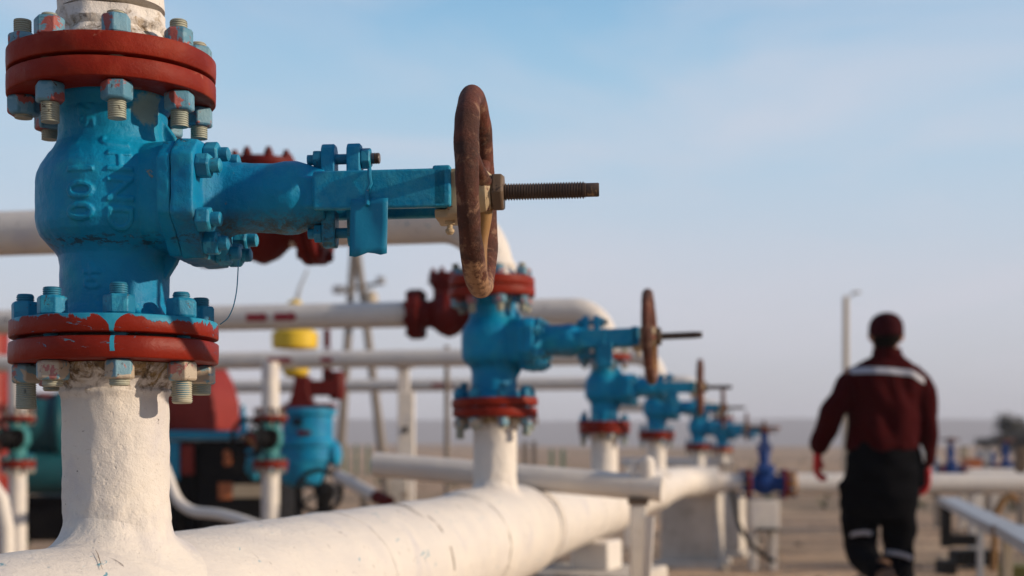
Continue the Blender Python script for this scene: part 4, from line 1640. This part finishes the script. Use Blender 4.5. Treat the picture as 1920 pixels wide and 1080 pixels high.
# A-frame power pole
UY = 32.0
up_ = thing('power_pole', 'grey wooden A-frame power pole with insulators and a tan transformer', 'power pole', (P(680, 853, UY).x, UY, 0))
tops = (P(664, 455, UY), P(668, 455, UY))
feet = (P(632, 853, UY), P(729, 853, UY))
for t, f in zip(tops, feet):
    f.z = gz(f.x, f.y) - 0.1
    obj('pole', MB().tube([f, t], [0.115, 0.085], 14), woodm, up_, world=True)
b = MB()
c0_, c1_ = P(630, 548, UY), P(716, 530, UY)
b.tube([c0_, c1_], 0.045, 8)
obj('crossarm', b, woodm, up_, world=True)
for px, py in ((632, 543), (714, 526), (641, 543)):
    obj('insulator', MB().lathe([(0.06, -0.1), (0.13, -0.06), (0.09, 0.0), (0.12, 0.05), (0.05, 0.1)], 14, Matrix.Translation(P(px, py, UY))), greym, up_, world=True)
obj('transformer', MB().lathe([(0.15, -0.42), (0.17, -0.38), (0.17, 0.22), (0.12, 0.32), (0.05, 0.36)], 20, Matrix.Translation(P(695, 574, UY - 0.15))), plate, up_, world=True)
obj('brace', MB().tube([P(650, 680, UY), P(690, 680, UY)], 0.05, 8), woodm, up_, world=True)
obj('switch_bar', MB().tube([P(684, 535, UY), P(680, 560, UY), P(678, 574, UY)], 0.05, 8), blackm, up_, world=True)

# lamp mast behind the worker
lm = thing('lamp_mast', 'tall thin pale lamp mast rising behind the shoulder of the worker', 'mast', (P(1586, 853, 42).x, 42, 0))
q = P(1586, 556, 42)
obj('mast', MB().tube([(q.x, 42, -0.1), (q.x, 42, q.z)], [0.105, 0.085], 14), plate, lm, world=True)
obj('lamp_head', MB().box((q.x + 0.32, 42, q.z + 0.12), (0.26, 0.14, 0.06)), plate, lm, world=True, bevel=0.02)
obj('arm', MB().tube([(q.x, 42, q.z - 0.05), (q.x + 0.3, 42, q.z + 0.1)], 0.025, 8), greym, lm, world=True)

# ------------------------------------------------------------------ right foreground: steel walkway rail
rk = thing('pipe_rack', 'low grey steel channel on posts at the lower right', 'rack', (P(1885, 990, 7.4).x, 7.4, 0))


def channel(p0, p1, w, h):
    b = MB()
    fr = frame(p0, p1)
    L = (p1 - p0).length
    # find local axes: keep the section upright
    d = (p1 - p0).normalized()
    s = Vector((d.y, -d.x, 0)).normalized()
    u = s.cross(d)
    if u.z < 0:
        u = -u
    M = Matrix(((s.x, d.x, u.x, p0.x), (s.y, d.y, u.y, p0.y), (s.z, d.z, u.z, p0.z), (0, 0, 0, 1)))
    b.box((0, L / 2, -h * 0.06), (w, L, h * 0.12), M)
    b.box((-w / 2 + 0.005, L / 2, -h * 0.56), (0.01, L, h * 0.86), M)
    b.box((w / 2 - 0.005, L / 2, -h * 0.56), (0.01, L, h * 0.86), M)
    return b


r0_, r1_ = P(1776, 932, 11.6), P(1884, 984, 7.3)
r2_, r3_ = P(1893, 984, 7.25), P(1990, 1035, 5.4)
obj('channel', channel(r0_, r1_, 0.15, 0.055), greym, rk, world=True, bevel=0.002)
obj('channel', channel(r2_, r3_, 0.15, 0.055), greym, rk, world=True, bevel=0.002)
for (px, Y, w) in ((1888, 7.28, 0.045), (1838, 9.0, 0.035), (1980, 5.6, 0.045)):
    x = (px - 960) / F * Y
    zt = 0.66 + 0.0 * Y
    obj('post', MB().box((x, Y, zt / 2 - 0.05), (w, w, zt)), greym if Y > 8 else plate, rk, world=True, bevel=0.002)
bx = thing('angle_stand', 'black steel L-shaped frame under the far end of the grey channel', 'frame', (P(1778, 1025, 12.9).x, 12.9, 0))
b = wbox(1769, 934, 1785, 1026, 12.2, 0.10)
obj('upright', b, blackm, bx, world=True, bevel=0.004)
obj('cross_beam', wbox(1785, 1003, 1832, 1024, 12.2, 0.12), blackm, bx, world=True, bevel=0.004)
obj('foot', MB().box((P(1777, 0, 12.2).x, 12.25, 0.04), (0.10, 0.3, 0.16)), blackm, bx, world=True)
bx = obj('black_crate', wbox(1797, 1033, 1876, 1062, 12.6, 0.3), blackm, bevel=0.01)
tag(bx, 'long low black box lying on the sand under the grey channel', 'box')
bk = thing('bent_fitting', 'brown bent pipe fitting on the sand beyond the grey channel', 'pipe', (P(1890, 960, 12.5).x, 12.5, 0))
b = MB().tube([P(1868, 960, 12.5), P(1880, 938, 12.5), P(1895, 928, 12.5), P(1908, 940, 12.5)], 0.035, 12)
obj('fitting', b, brownm, bk, world=True)
obj('leg', MB().tube([P(1868, 960, 12.5), Vector((P(1862, 0, 12.5).x, 12.5, 0.0))], 0.03, 12), brownm, bk, world=True)
dr = obj('oil_drum', MB().lathe([(0.16, 0), (0.165, 0.02), (0.16, 0.1), (0.166, 0.11), (0.16, 0.12), (0.165, 0.22), (0.16, 0.24), (0.14, 0.24)], 24, Matrix.Translation(Vector((P(1915, 0, 10.2).x, 10.2, 0.0)))), simple('olive_paint', (0.16, 0.14, 0.03)))
tag(dr, 'short olive drum at the right edge under the grey channel', 'drum')
# small equipment far right
for (px, py0, py1, w, Y, m, lab, cat, nm) in (
        (1846, 846, 868, 24, 22, greym, 'small pale cabinet between the two dark blue valves far right', 'cabinet', 'equipment_cabinet'),
        (1862, 848, 874, 8, 21.5, navy, 'small blue cylinder beside the pale cabinet far right', 'cylinder', 'gas_cylinder'),
        (1822, 862, 884, 30, 20, orangem, 'small rusty orange crate low between the dark blue valves far right', 'crate', 'rusty_crate'),
        (1808, 838, 860, 12, 26, plate, 'small tan post box left of the pale cabinet', 'box', 'junction_box'),
        (1757, 858, 882, 14, 20, greym, 'small pale drum right beside the red glove of the worker', 'drum', 'pale_drum'),
        (1914, 840, 884, 18, 18, rustbolt, 'dark brown rusty stack at the far right edge', 'stack', 'rusty_stack')):
    p = P(px, py0, Y)
    T = thing(nm, lab, cat, (p.x, Y, 0))
    h = p.z - P(px, py1, Y).z
    if 'cyl' in nm or 'drum' in nm:
        b = MB().lathe([(w / 2 * Y / F, p.z - h), (w / 2 * Y / F, p.z - h * 0.15), (w / 4 * Y / F, p.z)], 20)
        obj('shell', b, m, T)
    else:
        obj('casing', MB().box((0, 0, p.z - h / 2), (w * Y / F, w * Y / F, h)), m, T, bevel=0.01)
        obj('lid', MB().box((0, 0, p.z + 0.01), (w * Y / F * 1.1, w * Y / F * 1.1, 0.02)), m, T)
    obj('base', MB().box((0, 0, (p.z - h) / 2 - 0.05), (w * Y / F * 0.6, 0.1, p.z - h + 0.1)), woodm, T)


# ------------------------------------------------------------------ far steelwork and bare scrub at the right
twigm = simple('dry_twigs', (0.06, 0.05, 0.04), 0.9)
leafm = simple('dry_leaves', (0.075, 0.07, 0.06), 0.9)


def dry_tree(px, Y, h, lab, seed, wide=1.0):
    rnd = random.Random(seed)
    x = (px - 960) / F * Y
    z0 = gz(x, Y)
    T = thing('dry_tree', lab, 'tree', (x, Y, z0), group='hazy bare trees at the far right')
    b = MB()
    tips = []

    def grow(p, d, L, r, lev):
        q = p + d * L
        b.tube([p, p.lerp(q, 0.5) + Vector((rnd.uniform(-1, 1), rnd.uniform(-1, 1), 0)) * L * 0.06, q], [r, r * 0.8, r * 0.6], 5, cap=False)
        if lev == 0:
            tips.append(q)
            return
        for k in range(4 if lev > 1 else 3):
            a = rnd.uniform(0, 2 * PI)
            nd = (d + Vector((math.cos(a) * wide, math.sin(a) * wide, rnd.uniform(-0.1, 0.5))) * 0.75).normalized()
            grow(p.lerp(q, rnd.uniform(0.5, 1)), nd, L * rnd.uniform(0.55, 0.8), r * 0.55, lev - 1)
    grow(Vector((0, 0, -0.1)), Vector((0.05, 0, 1)), h * 0.33, h * 0.03, 4)
    obj('trunk', b, twigm, T)
    lf = MB()
    for t in tips:
        for _ in range(7):
            c = t + Vector((rnd.gauss(0, 1), rnd.gauss(0, 1), rnd.gauss(0, 0.8))) * h * 0.045
            s = h * 0.024
            u = Vector((rnd.gauss(0, 1), rnd.gauss(0, 1), rnd.gauss(0, 1))).normalized()
            v = u.orthogonal().normalized()
            lf.add([c - u * s, c + v * s * 0.6, c + u * s, c - v * s * 0.6], [(0, 1, 2, 3)])
    obj('crown', lf, leafm, T, ang=0)
    return T


dry_tree(1902, 66, 3.0, 'hazy dark bushy tree at the right edge behind the dark blue valve', 1, 1.2)
dry_tree(1862, 72, 3.0, 'lowest of the hazy dark trees, furthest from the right edge', 2, 1.3)
dry_tree(1935, 60, 3.3, 'largest hazy dark tree, cut by the right edge', 3, 1.2)
dry_tree(1886, 72, 4.0, 'tall narrow hazy tree rising above its low neighbours at the right', 9, 0.35)

# scrub and stones
def scatter_scrub():
    rnd = random.Random(5)
    b = MB()
    for i in range(900):
        Y = 14 + 130 * rnd.random() ** 1.6
        x = rnd.uniform(-0.45, 0.45) * Y
        if mn.noise(Vector((x * 0.08, Y * 0.05, 1))) < 0.02:
            continue
        z = gz(x, Y)
        s = rnd.uniform(0.08, 0.3)
        for k in range(9):
            a = rnd.uniform(0, 2 * PI)
            t = Vector((math.cos(a) * s, math.sin(a) * s, s * rnd.uniform(0.5, 1.3)))
            w = Vector((-math.sin(a), math.cos(a), 0)) * s * 0.12
            p = Vector((x, Y, z))
            b.add([p - w, p + w, p + t], [(0, 1, 2)])
    return b


o = obj('scrub', scatter_scrub(), simple('dry_green_scrub', (0.11, 0.12, 0.06), 0.9), ang=0)
tag(o, 'sparse low dry scrub dotted over the distant sand', 'scrub', kind='stuff')


def stones(N_=1500, k_=1.0, seed=8):
    rnd = random.Random(seed)
    b = MB()
    for i in range(N_):
        Y = 4.5 + 22 * rnd.random() ** 1.3
        x = rnd.uniform(-0.42, 0.5) * Y
        s = rnd.uniform(0.008, 0.035) * (1 + 1.2 * (rnd.random() > 0.95))
        s *= k_
        z = gz(x, Y)
        o0 = len(b.v)
        for (dx, dy, dz) in ((1, 0, 0), (-1, 0, 0), (0, 1, 0), (0, -1, 0), (0, 0, 0.8), (0, 0, -0.8)):
            b.v.append(Vector((x + dx * s * rnd.uniform(0.6, 1.3), Y + dy * s * rnd.uniform(0.6, 1.3), z + dz * s * rnd.uniform(0.6, 1.1))))
        for f in ((0, 2, 4), (2, 1, 4), (1, 3, 4), (3, 0, 4), (2, 0, 5), (1, 2, 5), (3, 1, 5), (0, 3, 5)):
            b.f.append(tuple(o0 + k for k in f))
    return b


o = obj('stones', stones(), simple('pale_stones', (0.33, 0.28, 0.22), 0.9, var=0.4, sc=3), ang=0)
tag(o, 'loose small stones scattered over the sand', 'stones', kind='stuff')

o = obj('clods', stones(260, 2.6, 21), simple('dark_oily_clods', (0.10, 0.075, 0.055), 0.95, var=0.4, sc=3), ang=0)
tag(o, 'dark lumps of oily earth and rubble lying about on the sand', 'clods', kind='stuff')

for i, (px, py, Y) in enumerate(((1055, 853, 50), (1034, 853, 52), (648, 846, 70), (668, 844, 70), (690, 846, 70))):
    q = P(px, py - 8, Y)
    o = obj('fence_post', MB().box((q.x, Y, q.z / 2), (0.12, 0.12, q.z + 0.1)), greenm, bevel=0.005)
    tag(o, ['green post in the sand right of the second riser', 'green post left of its twin, right of the second riser', 'leftmost green post beyond the blue control valve',
            'middle green post beyond the blue control valve', 'rightmost green post beyond the blue control valve'][i], 'post', 'green fence posts')


# ------------------------------------------------------------------ the worker
PY = 7.6
PS = F / PY
PX = (1660 - 960) / F * PY
per = thing('person', 'person in maroon jacket, black trousers, cap and red gloves walking away', 'person', (PX, PY, 0))


def w_(px, py, y=0.0):
    """local coordinates of the figure from its outline in the photo"""
    return Vector(((px - 1660) / PS, y, CH + (853 - py) / PS))


def ell_loft(b, secs, seg=28):
    """secs: (center, rx, ry) horizontal elliptical sections"""
    rr = []
    for c, rx, ry in secs:
        rr.append([Vector((c[0] + rx * math.cos(2 * PI * j / seg), c[1] + ry * math.sin(2 * PI * j / seg), c[2])) for j in range(seg)])
    b.rings(rr)
    return b


def limb(b, pts, rad, n=6, seg=18):
    """smooth tube through joints"""
    P_, R_ = [], []
    m = len(pts)
    for i in range(m - 1):
        for t in range(n):
            u = t / n
            P_.append(Vector(pts[i]).lerp(Vector(pts[i + 1]), u))
            R_.append(rad[i] + (rad[i + 1] - rad[i]) * u)
    P_.append(Vector(pts[-1]))
    R_.append(rad[-1])
    for _ in range(3):
        P_ = [P_[0]] + [(P_[i - 1] + P_[i] * 2 + P_[i + 1]) / 4 for i in range(1, len(P_) - 1)] + [P_[-1]]
    # close both ends roundly
    d0 = (P_[0] - P_[1]).normalized()
    d1 = (P_[-1] - P_[-2]).normalized()
    P_ = [P_[0] + d0 * R_[0] * 0.6] + P_ + [P_[-1] + d1 * R_[-1] * 0.6]
    R_ = [R_[0] * 0.6] + R_ + [R_[-1] * 0.6]
    b.tube(P_, R_, seg)


Z = lambda py: CH + (853 - py) / PS
X_ = lambda px: (px - 1660) / PS
# joints (x, y forward is +, z)
HEADC = Vector((X_(1663), 0.02, Z(628)))
neck0 = Vector((X_(1663), 0.0, Z(672)))
shL, shR = Vector((X_(1598), 0.0, Z(704))), Vector((X_(1722), 0.0, Z(708)))
elL, elR = Vector((X_(1558), -0.05, Z(772))), Vector((X_(1739), 0.02, Z(795)))
wrL, wrR = Vector((X_(1544), 0.11, Z(836))), Vector((X_(1749), 0.14, Z(866)))
hipL, hipR = Vector((X_(1628), 0.0, Z(868))), Vector((X_(1688), 0.0, Z(868)))
knL, knR = Vector((X_(1622), 0.10, Z(1030))), Vector((X_(1690), 0.06, Z(1035)))
anL, anR = Vector((X_(1638), -0.26, Z(1083))), Vector((X_(1692), 0.0, 0.11))

# one continuous body under the clothes
b = MB()
b.add(*(lambda s: (s.v, s.f))(MB()))
hs_ = []
for (dz, rx, ry, oy) in ((-0.125, 0.030, 0.035, 0.045), (-0.105, 0.048, 0.060, 0.03), (-0.07, 0.064, 0.082, 0.015), (-0.02, 0.074, 0.094, 0.005), (0.03, 0.077, 0.098, 0.0), (0.07, 0.070, 0.090, -0.003), (0.10, 0.050, 0.066, -0.003), (0.116, 0.022, 0.03, -0.003)):
    hs_.append(((HEADC.x, HEADC.y + oy, HEADC.z + dz), rx, ry))
ell_loft(b, hs_)
b.lathe([(0.010, -0.012), (0.018, -0.004), (0.006, 0.030)], 12, Matrix.Translation((HEADC.x, HEADC.y + 0.102, HEADC.z - 0.02)))      # nose
for s in (-1, 1):
    b.lathe([(0.004, -0.030), (0.014, -0.015), (0.020, 0.012), (0.009, 0.030)], 12, Matrix.Translation((HEADC.x + s * 0.082, HEADC.y - 0.004, HEADC.z - 0.01)))   # ears
    b.lathe([(0.006, -0.006), (0.010, 0), (0.006, 0.006)], 12, Matrix.Translation((HEADC.x + s * 0.03, HEADC.y + 0.088, HEADC.z + 0.005)))
b.box((HEADC.x, HEADC.y + 0.088, HEADC.z - 0.062), (0.045, 0.02, 0.012))
limb(b, [neck0 + Vector((0, -0.01, -0.05)), HEADC + Vector((0, -0.01, -0.06))], [0.062, 0.056])
ell_loft(b, [((0, 0, Z(880)), 0.15, 0.10), ((0, 0, Z(835)), 0.14, 0.095), ((0, 0, Z(790)), 0.14, 0.095), ((0, 0, Z(730)), 0.165, 0.11), ((0, 0, Z(695)), 0.165, 0.10), ((0, 0, Z(680)), 0.08, 0.07)])
for s, (a, c, d) in enumerate(((shL, elL, wrL), (shR, elR, wrR))):
    limb(b, [a, c, d], [0.055, 0.043, 0.030])
for (a, c, d) in ((hipL, knL, anL), (hipR, knR, anR)):
    limb(b, [a, c, d], [0.085, 0.058, 0.040])
obj('body', remesh(b.bm(), 0.008, 3), skinm, per, ang=180)

# jacket
b = MB()
ell_loft(b, [((X_(1655), 0, Z(842)), 0.192, 0.135), ((X_(1655), 0, Z(826)), 0.196, 0.140), ((X_(1655), 0, Z(800)), 0.196, 0.140), ((X_(1656), 0, Z(760)), 0.200, 0.145), ((X_(1658), -0.005, Z(725)), 0.212, 0.145),
             ((X_(1660), -0.008, Z(702)), 0.215, 0.130), ((X_(1661), -0.006, Z(688)), 0.185, 0.108), ((X_(1662), -0.004, Z(676)), 0.125, 0.088), ((X_(1663), -0.002, Z(668)), 0.085, 0.078), ((X_(1663), 0.0, Z(655)), 0.074, 0.074)])
for (a, c, d, s) in ((shL, elL, wrL, -1), (shR, elR, wrR, 1)):
    limb(b, [a + Vector((-s * 0.03, 0, -0.005)), a + Vector((s * 0.015, 0, -0.06)), c, d], [0.074, 0.077, 0.070, 0.056])
    limb(b, [d.lerp(c, 0.12), d], [0.052, 0.047])
jb = remesh(b.bm(), 0.007, 5)
for v in jb.verts:
    # cloth folds: diagonal pulls over the back, gathers at the elbows
    p = v.co
    k = 0.030 * mn.noise(Vector(((p.x * 0.9 + p.z * 0.5) * 13, p.y * 3, (p.z - p.x) * 3.2))) + 0.007 * mn.noise(p * 18)
    if p.z > Z(695):
        k *= 0.4
    if p.x < X_(1590) or p.x > X_(1718):
        k *= 0.35
    v.co += v.normal * k
jbv = BVHTree.FromBMesh(jb)
jk = obj('jacket', jb, jacketm, per, ang=180)
col = MB()
col.lathe([(0.083, 0.0), (0.080, 0.03), (0.078, 0.052), (0.070, 0.053), (0.070, 0.0)], 28, Matrix.Translation((X_(1663), 0.0, Z(672))))
obj('collar', col, jacketm, jk)


def strip(bv, px0, py0, px1, py1, hpx, droop=0.0, n=36, m=5, off=0.004):
    b = MB()
    for i in range(n + 1):
        u = i / n
        px = px0 + (px1 - px0) * u
        yc = py0 + (py1 - py0) * u - 3.0 * math.sin(u * PI) + (droop * max(0, (u - 0.78) / 0.22))
        for j in range(m + 1):
            o = Vector((X_(px), -1.0, Z(yc + (j / m - 0.5) * hpx)))
            hit = bv.ray_cast(o, Vector((0, 1, 0)))
            y = hit[0].y - off if hit[0] else 0.0
            b.v.append(Vector((o.x, y, o.z)))
    for i in range(n):
        for j in range(m):
            a = i * (m + 1) + j
            b.f.append((a, a + 1, a + m + 2, a + m + 1))
    return b


st = obj('reflective_strip', strip(jbv, 1590, 696, 1726, 707, 12, 9), reflm, jk, ang=180)
st.modifiers.new('t', 'SOLIDIFY').thickness = 0.002

# trousers
b = MB()
ell_loft(b, [((X_(1656), 0, Z(822)), 0.170, 0.120), ((X_(1655), 0, Z(845)), 0.188, 0.132), ((X_(1654), 0, Z(880)), 0.203, 0.142), ((X_(1654), 0, Z(920)), 0.200, 0.135), ((X_(1654), 0, Z(955)), 0.190, 0.118), ((X_(1654), 0, Z(972)), 0.165, 0.09)])
limb(b, [hipL + Vector((-0.02, 0, -0.05)), w_(1615, 960, 0.05), knL + Vector((0, 0, 0.02)), knL + Vector((0.0, -0.08, -0.05)), anL + Vector((0.0, 0.04, 0.03))], [0.112, 0.106, 0.092, 0.082, 0.064])
limb(b, [hipR + Vector((0.005, 0, -0.05)), w_(1688, 960, 0.03), knR, w_(1692, 1110, 0.03), anR + Vector((0, 0, 0.03))], [0.108, 0.100, 0.086, 0.080, 0.078])
# cargo pockets and the tool pouch on the right hip
b.lathe([(0.03, -0.08), (0.045, -0.07), (0.05, 0.06), (0.03, 0.08)], 14, Matrix.Translation(w_(1590, 930, 0.02)))
tb = remesh(b.bm(), 0.008, 4)
for v in tb.verts:
    p = v.co
    v.co += v.normal * (0.014 * mn.noise(Vector((p.x * 9, p.y * 9, p.z * 14))))
tbv = BVHTree.FromBMesh(tb)
tr = obj('trousers', tb, trousm, per, ang=180)
for (px0, py0, px1, py1) in ((1596, 1003, 1633, 1000), (1660, 1036, 1710, 1047)):
    st = obj('reflective_strip', strip(tbv, px0, py0, px1, py1, 9, 0, 16, 3), reflm, tr, ang=180)
    st.modifiers.new('t', 'SOLIDIFY').thickness = 0.002
    st['label'] = 'grey reflective band round the %s leg' % ('left' if px0 < 1650 else 'right')
pouch = obj('tool_pouch', MB().box(w_(1722, 880, 0.02), (0.06, 0.14, 0.20)), trousm, per, bevel=0.02)
obj('belt_tag', MB().tube([w_(1719, 836, -0.06), w_(1722, 850, -0.085), w_(1724, 866, -0.08)], [0.007, 0.010, 0.004], 10), greym, per)

# cap: crown, band and peak
b = MB()
cs = []
for (dz, k) in ((-0.006, 1.06), (0.02, 1.04), (0.055, 1.02), (0.085, 0.90), (0.108, 0.68), (0.122, 0.38), (0.127, 0.10)):
    cs.append(((HEADC.x, HEADC.y - 0.002, HEADC.z + dz), 0.091 * k, 0.108 * k))
ell_loft(b, cs)
cp = obj('cap', remesh(b.bm(), 0.005, 3), capm, per, ang=180)
pk = MB()
for zz in (0, -0.006):
    pk.v.append(Vector((HEADC.x, HEADC.y + 0.07, HEADC.z + 0.012 + zz)))
    for i in range(15):
        a = PI * i / 14
        pk.v.append(Vector((HEADC.x + 0.075 * math.cos(a), HEADC.y + 0.085 + 0.085 * math.sin(a), HEADC.z + 0.010 + zz - 0.018 * math.sin(a))))
for i in range(1, 15):
    pk.f.append((0, i, i + 1))
    pk.f.append((16, 16 + i + 1, 16 + i))
    pk.f.append((i, 16 + i, 17 + i, i + 1))
obj('peak', pk, capm, cp)
obj('hair', ell_loft(MB(), [((HEADC.x - 0.004, HEADC.y - 0.020, HEADC.z - 0.115), 0.044, 0.050), ((HEADC.x - 0.010, HEADC.y - 0.020, HEADC.z - 0.07), 0.052, 0.078), ((HEADC.x, HEADC.y - 0.010, HEADC.z - 0.03), 0.076, 0.092), ((HEADC.x, HEADC.y - 0.008, HEADC.z - 0.008), 0.080, 0.098)]), hairm, per)


# gloves: palm, five bent fingers each
def glove(wr, d, side, palm_n):
    """wr wrist, d hand direction, side = thumb side direction"""
    d = d.normalized()
    side = (side - d * side.dot(d)).normalized()
    nrm = d.cross(side)
    b = MB()
    # palm
    rr = []
    for (t, w, h) in ((-0.03, 0.026, 0.024), (0.0, 0.028, 0.021), (0.03, 0.038, 0.018), (0.065, 0.043, 0.016), (0.088, 0.040, 0.013)):
        rr.append([wr + d * t + side * (w * math.cos(a)) + nrm * (h * math.sin(a)) for a in [2 * PI * j / 16 for j in range(16)]])
    b.rings(rr)
    for i, (off, L) in enumerate(((0.030, 0.070), (0.010, 0.078), (-0.010, 0.073), (-0.029, 0.058))):
        base = wr + d * 0.082 + side * off
        p1 = base + d * L * 0.42 + palm_n * 0.008
        p2 = p1 + (d * 0.75 + palm_n * 0.65).normalized() * L * 0.34
        p3 = p2 + (d * 0.25 + palm_n * 1.0).normalized() * L * 0.28
        b.tube([base - d * 0.02, base, p1, p2, p3], [0.0105, 0.0108, 0.0102, 0.0095, 0.0075], 10)
    tb0 = wr + d * 0.025 + side * 0.028
    b.tube([tb0 - side * 0.01, tb0 + side * 0.014 + d * 0.022, tb0 + side * 0.020 + d * 0.05 + palm_n * 0.01, tb0 + side * 0.012 + d * 0.072 + palm_n * 0.024], [0.015, 0.0135, 0.012, 0.009], 10)
    g_ = remesh(b.bm(), 0.003, 2)
    for v in g_.verts:
        v.co = wr + (v.co - wr) * 1.28
    return g_


gL = obj('glove', glove(wrL + Vector((0, 0.015, -0.02)), Vector((-0.05, 0.25, -1)), Vector((0.35, 0.9, 0.2)), Vector((1, -0.1, 0.1)).normalized()), glovem, per, ang=180)
gR = obj('glove', glove(wrR + Vector((0, 0.010, -0.018)), Vector((-0.05, 0.10, -1)), Vector((-0.5, 0.9, 0.1)), Vector((-1, -0.1, 0.1)).normalized()), glovem, per, ang=180)


# boots
def boot(an, ddown, dtoe):
    """an ankle; ddown towards the sole, dtoe towards the toe"""
    ddown, dtoe = ddown.normalized(), dtoe.normalized()
    sd_ = ddown.cross(dtoe).normalized()
    b = MB()
    limb(b, [an - ddown * 0.12, an, an + ddown * 0.03], [0.056, 0.052, 0.052])
    rr = []
    for (t, w, h, top) in ((-0.085, 0.030, 0.030, 0.055), (-0.06, 0.042, 0.045, 0.040), (0.0, 0.044, 0.052, 0.03), (0.06, 0.046, 0.040, 0.045), (0.12, 0.052, 0.030, 0.058), (0.17, 0.046, 0.024, 0.064), (0.20, 0.025, 0.016, 0.070)):
        rr.append([an + dtoe * t + ddown * (top + 0.0) + sd_ * (w * math.cos(a)) + ddown * (h * math.sin(a)) for a in [2 * PI * j / 18 for j in range(18)]])
    b.rings(rr)
    up = remesh(b.bm(), 0.006, 3)
    s = MB()
    q = []
    for k in (0.082, 0.105):
        ring = []
        for i in range(28):
            a = 2 * PI * i / 28
            x = math.cos(a)
            t = 0.055 + 0.150 * x
            w = 0.050 - 0.010 * (1 - x) * 0.5
            ring.append(an + dtoe * t + sd_ * (w * math.sin(a)) + ddown * k)
        q.append(ring)
    s.rings(q)
    return up, s


u, s = boot(anL, Vector((0.02, -0.80, -0.60)), Vector((0.05, 0.60, -0.80)))
bo = obj('boot', u, bootm, per, ang=180)
obj('sole', s, solem, bo, bevel=0.004)
u, s = boot(anR, Vector((0, 0, -1)), Vector((0.08, 1, 0)))
bo = obj('boot', u, bootm, per, ang=180)
obj('sole', s, solem, bo, bevel=0.004)

# ------------------------------------------------------------------ air
hz = MB().box((0, 1350, 21.5), (4200, 2900, 57))
hzo = obj('haze', hz, None, ang=0)
hm = bpy.data.materials.new('haze_air')
hm.use_nodes = True
ht = hm.node_tree
ht.nodes.clear()
ho_ = ht.nodes.new('ShaderNodeOutputMaterial')
pv_ = ht.nodes.new('ShaderNodeVolumePrincipled')
pv_.inputs['Color'].default_value = (0.86, 0.88, 0.97, 1)
pv_.inputs['Density'].default_value = 0.0007
pv_.inputs['Anisotropy'].default_value = 0.0
ht.links.new(pv_.outputs[0], ho_.inputs['Volume'])
hzo.data.materials.append(hm)
hzo['kind'] = 'stuff'
hzo['label'] = 'pale dusty haze in the distant air'
hzo['category'] = 'haze'
